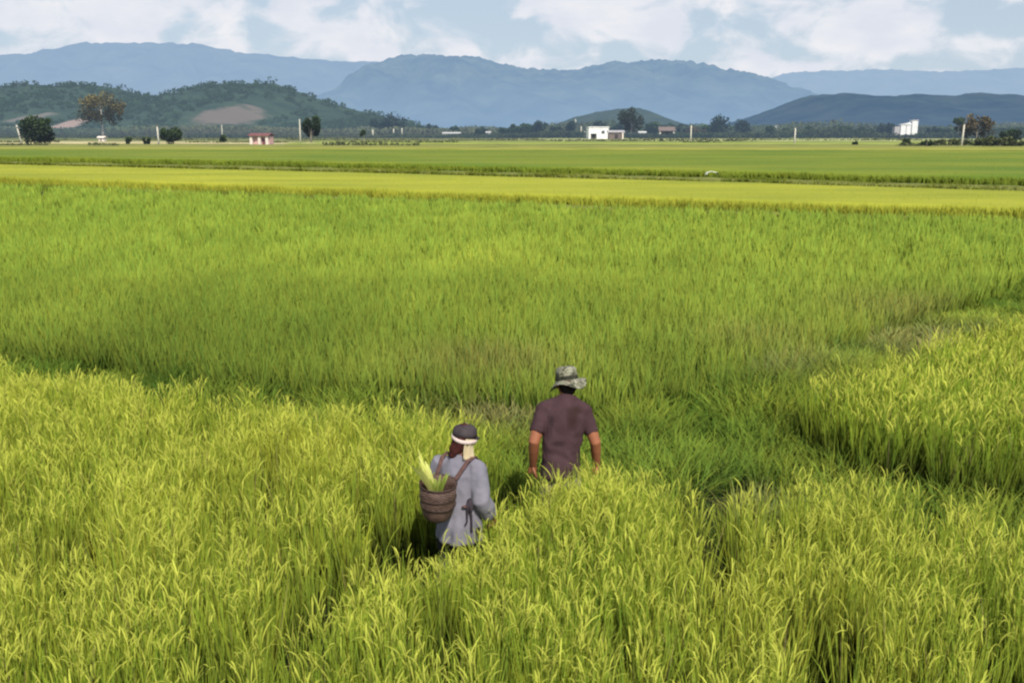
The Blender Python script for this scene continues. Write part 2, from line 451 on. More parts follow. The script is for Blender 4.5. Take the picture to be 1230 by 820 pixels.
def mid_field():
    bag = Bag()
    def put(X, Y, nb, w, lev, lodw, panf=0):
        ok = (~below(C_EDGE, X, Y)) & below(L_C_FAR, X, Y) & (~inside(B_POLY, X, Y)); X, Y = X[ok], Y[ok]
        e = Y - np.interp(X, C_EDGE[:, 0], C_EDGE[:, 1])
        h = 0.70 + 0.12 * (fbm(X * .6 + 7, Y * .6, 2) - .5) + RNG.normal(0, 0.05, len(X))
        streak = fbm(X * .35 + 4, Y * .13 + 8, 3)
        t = np.clip(.16 + .9 * (streak - .40) + .35 * (fbm(X * .9 + 40, Y * .3, 3) - .5) - .15 * np.clip((Y - 22) / 20, 0, 1) + .22 * np.exp(-((X - .5) / 5.5) ** 2) - .16 * np.exp(-((X + 7) / 3.5) ** 2), 0, 1)
        ct = lerpc((0.285, 0.385, 0.060), (0.415, 0.485, 0.073), t)
        br = 0.80 + 0.36 * fbm(X * 1.1, Y * .55 + 30, 3)
        dry = np.clip(np.exp(-((X + .3) / 1.2) ** 2 - ((Y - 12.6) / .9) ** 2) + np.exp(-((X - 7.6) / 1.6) ** 2 - ((Y - 16.2) / 1.5) ** 2) + .7 * np.exp(-((X - 3.9) / .9) ** 2 - ((Y - 14) / .9) ** 2), 0, 1)[:, None] * .55
        ct = ct * (1 - dry) + dry * np.array((.44, .37, .13))
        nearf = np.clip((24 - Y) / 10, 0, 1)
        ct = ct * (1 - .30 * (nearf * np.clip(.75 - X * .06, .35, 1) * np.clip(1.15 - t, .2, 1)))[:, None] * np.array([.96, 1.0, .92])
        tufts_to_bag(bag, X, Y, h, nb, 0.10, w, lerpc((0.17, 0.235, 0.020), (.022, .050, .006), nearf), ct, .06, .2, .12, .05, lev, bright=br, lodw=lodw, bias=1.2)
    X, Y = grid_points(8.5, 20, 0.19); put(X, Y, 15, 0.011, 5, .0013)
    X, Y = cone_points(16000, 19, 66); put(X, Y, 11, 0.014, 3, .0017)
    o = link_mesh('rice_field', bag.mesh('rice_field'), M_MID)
    tag(o, 'broad field of fresh green rice filling the middle of the view', 'rice', kind='stuff')
mid_field()

M_CANOPY = {}
def canopy_mat(name, c0, c1, haze=4200, scale=.5):
    return surf_mat(name, c0, c1, scale, 0.9, haze, detail=8, stretch=(1, .35, 1), spec=0.1)

def slab(name, near, far, z, mat, label, xs=(-260, 260), nx=90, ny=14, bump=.06, drop=True):
    """dense canopy of a far field: uneven top and a front that falls to the ground"""
    x = np.linspace(xs[0], xs[1], nx)
    # follow both edge lines by fraction along them
    def along(P, n):
        d = np.r_[0, np.cumsum(np.linalg.norm(np.diff(P, axis=0), axis=1))]
        u = np.linspace(0, d[-1], n)
        return np.stack([np.interp(u, d, P[:, 0]), np.interp(u, d, P[:, 1])], 1)
    n0, f0 = along(near, nx), along(far, nx)
    V = []
    rows = []
    if drop: rows.append((0, 0.02))
    for j in range(ny): rows.append((j / (ny - 1), None))
    if drop: rows.append((1.0, 0.02))
    for t, zz in rows:
        p = n0 * (1 - t) + f0 * t
        zt = z + bump * (fbm(p[:, 0] * .5, p[:, 1] * .5, 3) - .5) * 2 if zz is None else np.full(nx, zz)
        V.append(np.stack([p[:, 0], p[:, 1], zt], 1))
    V = np.concatenate(V); R = len(rows)
    i, j = np.meshgrid(np.arange(nx - 1), np.arange(R - 1))
    b = (j * nx + i).ravel()
    q = np.stack([b, b + 1, b + nx + 1, b + nx], 1)
    o = link_mesh(name, np_mesh(name, V, q), mat, smooth=False)
    if label: tag(o, label, 'rice', kind='stuff')
    return o

def dens_line(P, n):
    d = np.r_[0, np.cumsum(np.linalg.norm(np.diff(P, axis=0), axis=1))]; u = np.linspace(0, d[-1], n)
    return np.stack([np.interp(u, d, P[:, 0]), np.interp(u, d, P[:, 1])], 1)
def far_field(near, far, n, y0, y1, hgt, c0, c1, cbase, zc, mat, label, half=.66, w=.02, lodw=.0010):
    """one field = one object: canopy body and the ears and leaves that stand out of it"""
    X, Y = cone_points(n, y0, y1, half, 3)
    ok = (~below(near, X, Y)) & below(far, X, Y); X, Y = X[ok], Y[ok]
    bag = Bag()
    t = np.clip(1.6 * (fbm(X * .16 + 4, Y * .05 + 8, 3) - .22), 0, 1)
    h = hgt + RNG.normal(0, .03, len(X))
    tufts_to_bag(bag, X, Y, h, 7, .22, w, cols(len(X), cbase), lerpc(c0, c1, t), .05, .2, .14, .05, 3, bright=.85 + .3 * fbm(X * .5, Y * .2, 3), lodw=lodw)
    Q = dens_line(near, 5000); Q = Q[np.abs(Q[:, 0]) < Q[:, 1] * .68 + 4]
    k = RNG.integers(0, len(Q), 6500); X = Q[k, 0] + RNG.normal(0, .1, 6500); Y = Q[k, 1] + RNG.uniform(0.0, .9, 6500)
    h = hgt * RNG.uniform(.7, 1.05, len(X)) * (0.85 + .3 * fbm(X * .4, Y * .4, 3))
    t = np.clip(1.6 * (fbm(X * .16 + 4, Y * .05 + 8, 3) - .22), 0, 1)
    tufts_to_bag(bag, X, Y, h, 7, .16, w, cols(len(X), np.array(cbase) * .95), lerpc(c0, c1, t) * .9, .05, .2, .14, .05, 4, bright=.8 + .4 * fbm(X * .5, Y * .2, 3), lodw=lodw, bias=1.3)  # front row slightly darker: shaded stems put into the colour
    o = link_mesh('rice_field', bag.mesh('rice_field'), M_RICE)
    tag(o, label, 'rice', kind='stuff')
    return o

far_field(L_D_NEAR, L_D_FAR, 26000, 30, 118, .69, (0.33, 0.36, 0.042), (0.40, 0.42, 0.050), (.27, .29, .034), .5, None,
          'long strip of bright yellow green rice beyond the middle field')
far_field(L_E_NEAR, L_E_FAR, 22000, 44, 250, .67, (0.18, 0.25, 0.030), (0.26, 0.31, 0.036), (.14, .19, .024), .5, None,
          'deep green rice strip beyond the second dark bank')
M_SUB = surf_mat('canopy_floor', (.050, .085, .012), (.085, .125, .018), .6, .95, None, detail=6)
def floor_sheet(name, near, far, z, mat):
    o = slab(name, near, far, z, mat, None, bump=.03, nx=120, ny=20)
    tag(o, kind='structure'); return o
M_SUBY = surf_mat('canopy_floor_yellow', (.25, .28, .038), (.36, .37, .046), .22, .95, None, detail=9, stretch=(.35, 1, 1), spec=.04)
M_SUBE = surf_mat('canopy_floor_green', (.11, .175, .026), (.21, .24, .034), .10, .95, 9000, detail=9, stretch=(.35, 1, 1), spec=.04)
CN = C_EDGE + np.array([0, 1.0])
floor_sheet('field_ground', L_D_NEAR + np.array([0, .5]), L_D_FAR - np.array([0, .3]), .60, M_SUBY)
floor_sheet('field_ground', L_E_NEAR + np.array([0, .6]), L_E_FAR, .58, M_SUBE)

# narrow fields and stripes close to the village
def strip(p0, p1, z, c0, c1, label):
    slab('rice_field', sl(p0, z), sl(p1, z), z, canopy_mat('far_canopy', c0, c1, 4200, .12), label, nx=70, ny=5, bump=.12)
strip([(-300, 178.2), (615, 178.6), (1500, 179)], [(-300, 172.5), (615, 173.5), (1500, 174)], .55, (.19, .21, .035), (.25, .25, .05), 'far olive yellow rice field just before the pink hut')
strip([(480, 172.6), (800, 172.8), (1500, 173.2)], [(480, 169.2), (800, 169.8), (1500, 170)], .55, (.20, .25, .04), (.26, .29, .06), 'far pale green rice field in front of the white house')
strip([(700, 168.6), (1100, 169), (1500, 169.4)], [(700, 166.2), (1100, 166.6), (1500, 167)], .5, (.27, .30, .11), (.36, .38, .16), 'far whitish field stripe on the right below the tree line')
strip([(-300, 171.3), (160, 171.5), (330, 172.2)], [(-300, 169.6), (160, 169.8), (330, 170.4)], .5, (.36, .32, .15), (.46, .41, .22), 'sandy pale strip of dry stubble on the left behind the round bush')
strip([(-300, 168.6), (300, 169), (560, 169.5)], [(-300, 165.6), (300, 166), (560, 166)], .5, (.12, .14, .05), (.18, .19, .07), 'dull olive field on the far left below the hill')

# ------------------------------------------------------------------ ground
def ground():
    m, nt, out = new_mat('ground')
    N, L = nt.nodes, nt.links
    g = N.new('ShaderNodeNewGeometry')
    vl = N.new('ShaderNodeVectorMath'); vl.operation = 'LENGTH'; L.new(g.outputs['Position'], vl.inputs[0])
    n = N.new('ShaderNodeTexNoise'); n.inputs['Scale'].default_value = 3.0; n.inputs['Detail'].default_value = 8; L.new(g.outputs['Position'], n.inputs['Vector'])
    soil = N.new('ShaderNodeValToRGB'); soil.color_ramp.elements[0].color = (.012, .015, .006, 1); soil.color_ramp.elements[1].color = (.022, .028, .010, 1)
    L.new(n.outputs['Fac'], soil.inputs[0])
    mp = N.new('ShaderNodeMapping'); mp.inputs['Scale'].default_value = (.012, .004, 1); L.new(g.outputs['Position'], mp.inputs[0])
    n2 = N.new('ShaderNodeTexNoise'); n2.inputs['Scale'].default_value = 1.5; n2.inputs['Detail'].default_value = 6; L.new(mp.outputs[0], n2.inputs['Vector'])
    far = N.new('ShaderNodeValToRGB')
    e = far.color_ramp.elements; e[0].position = .3; e[0].color = (.07, .10, .03, 1); e[1].position = .7; e[1].color = (.18, .18, .06, 1)
    x = e.new(.5); x.color = (.12, .15, .035, 1)
    L.new(n2.outputs['Fac'], far.inputs[0])
    mr = N.new('ShaderNodeMapRange'); mr.inputs['From Min'].default_value = 70; mr.inputs['From Max'].default_value = 200; L.new(vl.outputs['Value'], mr.inputs['Value'])
    mx = N.new('ShaderNodeMix'); mx.data_type = 'RGBA'; L.new(mr.outputs['Result'], mx.inputs['Factor']); L.new(soil.outputs[0], mx.inputs['A']); L.new(far.outputs[0], mx.inputs['B'])
    b = N.new('ShaderNodeBsdfPrincipled'); b.inputs['Roughness'].default_value = .95; b.inputs['Specular IOR Level'].default_value = .1
    L.new(mx.outputs['Result'], b.inputs['Base Color'])
    add_haze(nt, b.outputs[0], out, 4200)
    bm = bmesh.new()
    S = 40000
    bmesh.ops.create_grid(bm, x_segments=20, y_segments=20, size=S)
    tag(bm_obj('ground', bm, m), kind='structure')
ground()

# earth banks with weeds
def ridge(name, P, width, height, mat):
    P = np.asarray(P); n = len(P)
    d = np.gradient(P, axis=0); d /= np.linalg.norm(d, axis=1)[:, None] + 1e-9
    nr = np.stack([-d[:, 1], d[:, 0]], 1)
    V = []
    prof = [(-1, -0.02), (-.6, .75), (-.2, 1.0), (.25, .95), (.6, .7), (1, -0.02)]
    for k, (u, z) in enumerate(prof):
        p = P + nr * (u * width / 2)
        zz = z * height * (0.8 + .4 * fbm(p[:, 0] * .8 + k, p[:, 1] * .8, 2))
        V.append(np.stack([p[:, 0], p[:, 1], zz if z > 0 else np.full(n, -0.02)], 1))
    V = np.concatenate(V)
    i, j = np.meshgrid(np.arange(n - 1), np.arange(len(prof) - 1)); b = (j * n + i).ravel()
    q = np.stack([b, b + 1, b + n + 1, b + n], 1)
    return tag(link_mesh(name, np_mesh(name, V, q), mat, smooth=True), kind='structure')
M_BANK = surf_mat('bank_earth', (.12, .135, .024), (.19, .20, .040), 2.0, .95, 4200, bump=.5)
ridge('earth_bank', dens_line((L_C_FAR + L_D_NEAR) / 2 + np.array([0, .1]), 200), 1.3, .30, M_BANK)
ridge('earth_bank', dens_line((L_D_FAR + L_E_NEAR) / 2 + np.array([0, .5]), 200), 2.2, .42, M_BANK)
ridge('earth_bank', dens_line(L_E_FAR, 160), 3, .5, M_BANK)

def bank_weeds():
    # weeds between near, middle and right fields
    bag = Bag()
    X, Y = grid_points(6.0, 24, 0.135)
    ok = (~below(A_EDGE, X, Y)) & below(C_EDGE, X, Y) & (~inside(B_POLY, X, Y)); X, Y = X[ok], Y[ok]
    h = 0.34 + 0.5 * (fbm(X * 1.3 + 5, Y * 1.3, 3) - .35)
    # taller rank grass beside the right hand block
    tall = np.exp(-(((X - 4.0) / 1.3) ** 2 + ((Y - 11.6) / 1.6) ** 2))
    h = h + .35 * tall
    lush = np.exp(-(((X - 1.6) / 1.2) ** 2 + ((Y - 8.9) / 1.0) ** 2))
    h = h + .12 * lush
    dry = np.exp(-(((X - 7.2) / 1.3) ** 2 + ((Y - 14.2) / 1.6) ** 2)) + .8 * np.exp(-(((X - 3.6) / .8) ** 2 + ((Y - 12.9) / .8) ** 2)) + .8 * np.exp(-(((X + .1) / .8) ** 2 + ((Y - 11.0) / .7) ** 2)) + .6 * np.exp(-(((X - 2.2) / .5) ** 2 + ((Y - 7.9) / .3) ** 2))
    dry = np.clip(dry, 0, 1)
    h = people_mask(X, Y, np.clip(h, .12, .9)); ok = (h > .06) & (vnoise(X * 3.1 + 9, Y * 2.4 + 31) > .30)
    X, Y, h, dry, lush = X[ok], Y[ok], h[ok], dry[ok], lush[ok]
    ct = lerpc((0.115, 0.205, 0.024), (0.31, 0.38, 0.046), np.clip(fbm(X * 1.3, Y * 1.3 + 7, 3) * 2.2 - .65, 0, 1))
    ct = ct * (1 - .3 * lush[:, None]) + .3 * lush[:, None] * np.array((.17, .33, .048))
    ct = ct * (1 - dry[:, None]) + dry[:, None] * np.array((.42, .36, .15))
    tufts_to_bag(bag, X, Y, h, 15, .085, .009, cols(len(X), (.022, .045, .008)), ct, .12, .45, .4, .18, 5, bright=.45 + 1.0 * fbm(X * 2.2, Y * 2.2, 3))
    o = link_mesh('bank_grass', bag.mesh('bank_grass'), M_WEED)
    tag(o, 'dark rough grass and weeds on the banks between the near fields', 'grass', kind='stuff')
    # far banks
    bag = Bag()
    for (P, off, n, wdt, hh) in ((( L_C_FAR + L_D_NEAR) / 2, .1, 5200, 1.1, .36), ((L_D_FAR + L_E_NEAR) / 2, .5, 5200, 2.0, .5)):
        Q = dens_line(P + np.array([0, off]), 4000)
        Q = Q[(np.abs(Q[:, 0]) < Q[:, 1] * .68 + 4)]
        k = RNG.integers(0, len(Q), n); p = Q[k] + RNG.normal(0, wdt * .32, (n, 2))
        X, Y = p[:, 0], p[:, 1]
        h = hh * (0.35 + 1.0 * fbm(X * .35, Y * .35, 3)) + .08
        ct = lerpc((.11, .15, .016), (.24, .27, .034), fbm(X * .3, Y * .3 + 4, 2))
        tufts_to_bag(bag, X, Y, h, 8, .2, .03, cols(n, (.05, .065, .010)), ct, .15, .5, .4, .2, 3, lodw=.0011)
    o = link_mesh('bank_grass', bag.mesh('bank_grass'), M_WEED)
    tag(o, 'dark low weeds along the thin banks that divide the far strips', 'grass', kind='stuff')
bank_weeds()

# ------------------------------------------------------------------ hills
def hills(name, prof, D, depth, mat, seed=0, rough=.25, nx=220, ny=26, crest=0.0, foot=0.0):
    """a range: profile of crest heights across, gullied front slope down to the plain and a back slope"""
    P = np.array(prof, dtype=float)
    px = np.linspace(P[0, 0], P[-1, 0], nx)
    py = np.interp(px, P[:, 0], P[:, 1])
    ker = np.array([.25, .5, .25]); py[1:-1] = np.convolve(py, ker, 'valid')
    V = []; tops = []
    for a, b in zip(px, py):
        v = pt(a, b, D); tops.append(v)
    tx = np.array([t.x for t in tops]); tz = np.maximum(np.array([t.z for t in tops]), 1.0)
    tz = tz * (1 + crest * (fbm(tx / D * 180 + seed, np.full(nx, seed * 3.1), 4) - .5))
    ts = list(np.linspace(0, 1, ny)) + [1.25, 1.6]
    for t in ts:
        if t <= 1:
            s = t ** 0.85
            yy = D - depth * (1 - t)
            sc = yy / D
            g = fbm(tx / depth * 5 + seed + t * .6, np.full(nx, t * 1.6 + seed), 5)
            ridge_ = 1 - np.abs(2 * g - 1)
            z = tz * sc * (s + rough * (ridge_ - .62) * math.sin(math.pi * t) * 1.2)
            x = tx * (1 - .0 * t)
        else:
            yy = D + depth * (t - 1); z = tz * (1 - (t - 1) / .6 * .95) ; x = tx
        z = np.maximum(z, foot if t > 0 else -1.0)
        if t == 0: z = np.full(nx, -1.0)
        V.append(np.stack([x, np.full(nx, yy), z], 1))
    V = np.concatenate(V); R = len(ts)
    i, j = np.meshgrid(np.arange(nx - 1), np.arange(R - 1)); b = (j * nx + i).ravel()
    q = np.stack([b, b + 1, b + nx + 1, b + nx], 1)
    o = link_mesh(name, np_mesh(name, V, q), mat, smooth=True)
    tag(o, kind='structure')
    return o, V.reshape(R, nx, 3)

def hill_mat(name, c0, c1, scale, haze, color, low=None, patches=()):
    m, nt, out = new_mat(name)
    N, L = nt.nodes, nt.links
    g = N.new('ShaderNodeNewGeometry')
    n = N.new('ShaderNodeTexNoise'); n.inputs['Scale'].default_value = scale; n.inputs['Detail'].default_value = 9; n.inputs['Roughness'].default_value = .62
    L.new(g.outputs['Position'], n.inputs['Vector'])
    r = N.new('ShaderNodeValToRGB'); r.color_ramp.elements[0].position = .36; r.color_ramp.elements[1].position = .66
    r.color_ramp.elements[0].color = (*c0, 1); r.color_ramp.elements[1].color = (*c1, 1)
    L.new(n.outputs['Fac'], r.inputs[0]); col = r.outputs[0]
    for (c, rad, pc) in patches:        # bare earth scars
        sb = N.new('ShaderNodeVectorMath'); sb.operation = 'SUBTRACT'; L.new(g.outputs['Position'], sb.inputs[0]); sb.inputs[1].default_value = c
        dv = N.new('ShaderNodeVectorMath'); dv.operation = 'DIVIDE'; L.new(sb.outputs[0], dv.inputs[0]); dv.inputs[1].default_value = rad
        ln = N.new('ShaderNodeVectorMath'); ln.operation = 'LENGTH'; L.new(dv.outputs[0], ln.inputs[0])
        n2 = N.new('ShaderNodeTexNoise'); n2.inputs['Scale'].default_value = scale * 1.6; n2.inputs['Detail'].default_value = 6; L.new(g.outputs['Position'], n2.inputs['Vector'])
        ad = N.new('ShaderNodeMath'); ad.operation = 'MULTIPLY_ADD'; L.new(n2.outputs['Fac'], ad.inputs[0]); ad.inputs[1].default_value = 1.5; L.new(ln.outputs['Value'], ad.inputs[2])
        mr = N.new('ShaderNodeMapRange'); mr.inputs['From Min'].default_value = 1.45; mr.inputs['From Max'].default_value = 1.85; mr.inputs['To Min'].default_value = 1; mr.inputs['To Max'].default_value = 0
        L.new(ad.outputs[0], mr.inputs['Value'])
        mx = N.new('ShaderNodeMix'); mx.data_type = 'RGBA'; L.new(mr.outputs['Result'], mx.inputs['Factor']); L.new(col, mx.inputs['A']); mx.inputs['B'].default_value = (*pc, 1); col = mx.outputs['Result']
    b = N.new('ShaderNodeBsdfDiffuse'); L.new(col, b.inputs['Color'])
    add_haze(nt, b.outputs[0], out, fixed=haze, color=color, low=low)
    return m

hills('mountains', [(-500, 95), (-200, 80), (0, 66), (55, 64), (80, 58), (97, 51), (150, 52), (235, 52), (262, 58), (290, 63), (335, 68), (410, 74), (450, 74.5), (500, 76), (560, 84), (660, 110), (760, 156)],  # mountain tones: forest and cloud shadow both put into the noise colours
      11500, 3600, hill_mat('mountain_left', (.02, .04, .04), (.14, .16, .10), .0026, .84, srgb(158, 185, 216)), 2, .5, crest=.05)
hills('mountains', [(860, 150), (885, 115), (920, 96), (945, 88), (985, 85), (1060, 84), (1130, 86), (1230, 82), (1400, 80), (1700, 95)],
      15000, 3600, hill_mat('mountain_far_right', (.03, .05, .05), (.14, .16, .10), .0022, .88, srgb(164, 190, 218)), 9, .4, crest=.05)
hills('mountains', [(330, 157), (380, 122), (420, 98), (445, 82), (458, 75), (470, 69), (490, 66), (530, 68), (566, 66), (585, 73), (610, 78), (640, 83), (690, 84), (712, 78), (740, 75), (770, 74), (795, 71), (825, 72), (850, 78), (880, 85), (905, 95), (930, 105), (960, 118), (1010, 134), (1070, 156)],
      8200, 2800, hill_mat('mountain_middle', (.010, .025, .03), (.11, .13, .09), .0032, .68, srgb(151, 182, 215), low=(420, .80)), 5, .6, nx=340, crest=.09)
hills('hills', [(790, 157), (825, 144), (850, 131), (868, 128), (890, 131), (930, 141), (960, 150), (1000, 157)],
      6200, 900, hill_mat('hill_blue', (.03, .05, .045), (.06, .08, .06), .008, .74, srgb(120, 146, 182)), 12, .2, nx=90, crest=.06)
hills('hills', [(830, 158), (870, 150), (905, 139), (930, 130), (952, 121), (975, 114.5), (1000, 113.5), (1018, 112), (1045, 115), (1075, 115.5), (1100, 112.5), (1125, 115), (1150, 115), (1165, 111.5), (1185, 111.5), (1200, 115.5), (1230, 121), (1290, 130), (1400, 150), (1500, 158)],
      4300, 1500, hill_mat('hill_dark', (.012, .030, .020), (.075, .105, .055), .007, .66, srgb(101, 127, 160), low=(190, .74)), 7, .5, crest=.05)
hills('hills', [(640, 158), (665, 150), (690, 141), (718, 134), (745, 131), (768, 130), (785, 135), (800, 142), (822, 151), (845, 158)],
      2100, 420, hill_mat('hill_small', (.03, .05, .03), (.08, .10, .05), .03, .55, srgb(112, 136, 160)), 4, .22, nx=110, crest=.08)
# the nearer wooded hill on the left with bare cuts
pA = pt(280, 139, 1500 - 210); pB = pt(78, 148, 1500 - 300); pC = pt(330, 122, 1500 - 100); pD = pt(36, 142, 1500 - 280)
left_hill, LV = hills('hills', [(-400, 150), (-250, 120), (-120, 106), (-40, 112), (0, 110), (28, 101), (70, 104), (110, 102), (140, 106), (165, 113), (190, 118), (205, 118), (225, 109), (245, 104), (270, 100), (300, 101), (330, 100), (345, 106), (375, 116), (400, 125), (430, 133), (460, 140), (485, 147), (520, 157)],
      1500, 480, None, 3, .3, nx=260, ny=40, crest=.03)

M_FARLEAF = leaf_mat('far_foliage', .2, .8, haze=3600, spec=.1)
def leaf_quads(cx, cy, cz, size, col, elong=1.0):
    n = len(cx)
    u = RNG.normal(0, 1, (n, 3)); u /= np.linalg.norm(u, axis=1)[:, None]
    w = RNG.normal(0, 1, (n, 3)); w -= (w * u).sum(1)[:, None] * u; w /= np.linalg.norm(w, axis=1)[:, None]
    c = np.stack([cx, cy, cz], 1); s = size[:, None] * .5
    v = np.stack([c - u * s * elong - w * s * .45, c + u * s * elong * .2 - w * s, c + u * s * elong + w * s * .35, c - u * s * elong * .25 + w * s], 1)
    q = np.arange(n * 4).reshape(n, 4)
    return v.reshape(-1, 3), q, np.repeat(col, 4, axis=0)

def on_hill(px, py):
    P = LV[:40].reshape(-1, 3)
    d = P[:, 1] * CP - (P[:, 2] - CAM_Z) * SP; u = P[:, 1] * SP + (P[:, 2] - CAM_Z) * CP
    e = (W / 2 + F * P[:, 0] / d - px) ** 2 + (H / 2 - F * u / d - py) ** 2
    return Vector(P[np.argmin(e)])
pA, pB, pD = on_hill(279, 138), on_hill(78, 149), on_hill(36, 143)
left_hill.data.materials.clear()
left_hill.data.materials.append(hill_mat('hill_wooded', (.016, .036, .018), (.055, .085, .040), .022, .52, srgb(112, 134, 148),
    patches=((tuple(pA), (33, 130, 17), (.22, .165, .135)), (tuple(pB), (18, 120, 10), (.48, .33, .28)), (tuple(pD), (13, 120, 9), (.24, .20, .17)))))
M_HILLLEAF = leaf_mat('hill_foliage', .15, .9, spec=.05, fixed=.47, hcol=srgb(112, 134, 146))
def hill_forest():
    R, nx, _ = LV.shape
    bag = Bag()
    n = 3200
    rr = RNG.integers(2, 40, n); cc = RNG.integers(1, nx - 1, n)
    P = LV[rr, cc] + RNG.normal(0, 3, (n, 3)) * np.array([1, 1, 0])
    keep = np.ones(n, dtype=bool)
    for c, r in ((pA, (46, 24)), (pB, (24, 18)), (pD, (14, 12))):
        keep &= (((P[:, 0] - c.x) / r[0]) ** 2 + ((P[:, 2] - c.z) / r[1]) ** 2) > 1.0
    keep &= fbm(P[:, 0] * .02, P[:, 2] * .04 + 4, 3) > .30
    P = P[keep]; n = len(P)
    hh = RNG.uniform(3, 9.5, n)
    # a few big crowns that break the skyline
    for (a, b, h_) in ((310, 99, 10), (327, 98, 12), (30, 101, 9), (345, 106, 7), (247, 104, 7), (112, 102, 7), (412, 128, 8)):
        v = pt(a, b, 1490); P = np.vstack([P, [[v.x, v.y, v.z - 2]]]); hh = np.r_[hh, h_]
    k = 26; ti = np.repeat(np.arange(len(P)), k); m = len(ti)
    d = RNG.normal(0, 1, (m, 3)); d /= np.linalg.norm(d, axis=1)[:, None]; d *= RNG.uniform(.5, 1, m)[:, None] ** .5
    c = P[ti] + d * (hh[ti] * .62)[:, None] * np.array([1.1, 1.1, .8]); c[:, 2] += hh[ti] * .4
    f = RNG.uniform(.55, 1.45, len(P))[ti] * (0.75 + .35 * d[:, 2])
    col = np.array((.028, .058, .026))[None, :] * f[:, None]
    v, q, cl = leaf_quads(c[:, 0], c[:, 1], c[:, 2], RNG.uniform(1.5, 3.4, m), col)
    bag.add(v, q, cl)
    tag(link_mesh('hill_forest', bag.mesh('hill_forest'), M_HILLLEAF), 'dark green scrub and woodland covering the near hill on the left', 'woodland', kind='stuff')
hill_forest()

# ------------------------------------------------------------------ trees
M_BARK = surf_mat('bark', (.16, .13, .10), (.30, .26, .21), 3, .9, 3600, bump=.4)
M_TLEAF = leaf_mat('tree_leaf', .25, .6, haze=7000, spec=.2)

def tube(bm, pts, radii, n=7):
    rings = []
    for i, (p, r) in enumerate(zip(pts, radii)):
        p = Vector(p)
        d = (Vector(pts[min(i + 1, len(pts) - 1)]) - Vector(pts[max(i - 1, 0)])).normalized()
        a = d.cross(Vector((0.31, 0.95, 0.05))).normalized(); b = d.cross(a)
        rings.append([bm.verts.new(p + (a * math.cos(2 * math.pi * k / n) + b * math.sin(2 * math.pi * k / n)) * r) for k in range(n)])
    for r0, r1 in zip(rings, rings[1:]):
        for k in range(n): bm.faces.new((r0[k], r0[(k + 1) % n], r1[(k + 1) % n], r1[k]))
    bm.faces.new(rings[0]); bm.faces.new(rings[-1])

def crown_mesh(rad, zc, rz, leaf, n, base, tipc, lobes=9, holes=.25, seed=0, squash=1.0, lo=-.9):
    """leaf clumps spread through an uneven crown; light above and shade inside and below put into leaf colours"""
    r = np.random.default_rng(seed)
    L_ = []
    for k in range(lobes):
        a = r.uniform(0, 2 * math.pi); e = r.uniform(lo, 1.0)
        q = math.sqrt(max(0, 1 - e * e * .8)); rr = r.uniform(.35, .78)
        L_.append((math.cos(a) * q * rad * rr, math.sin(a) * q * rad * rr, zc + e * rz * .62, r.uniform(.30, .52) * min(rad, rz * 1.25), r.uniform(.7, 1.3)))
    k = r.integers(0, lobes, n); Lp = np.array(L_)[k]
    d = r.normal(0, 1, (n, 3)); d /= np.linalg.norm(d, axis=1)[:, None]
    u = r.uniform(0, 1, n) ** .42
    c = Lp[:, :3] + d * (u * Lp[:, 3])[:, None] * np.array([1, 1, squash])
    # clumped gaps
    cn = np.array([mnoise.noise(Vector((p[0] / rad * 3.2 + seed, p[1] / rad * 3.2, p[2] / rad * 3.2))) for p in c])
    keep = cn > (-.5 + holes)
    c, d, u, Lp, cn = c[keep], d[keep], u[keep], Lp[keep], cn[keep]; n = len(c)
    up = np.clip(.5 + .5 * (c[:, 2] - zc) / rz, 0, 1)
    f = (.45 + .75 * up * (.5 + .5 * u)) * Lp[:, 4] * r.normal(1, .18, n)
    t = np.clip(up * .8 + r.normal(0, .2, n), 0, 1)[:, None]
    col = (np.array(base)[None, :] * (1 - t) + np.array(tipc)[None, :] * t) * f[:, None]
    v, q, cl = leaf_quads(c[:, 0], c[:, 1], c[:, 2], leaf * r.uniform(.6, 1.4, n), np.clip(col, .003, 1), 1.2)
    return v, q, cl, L_

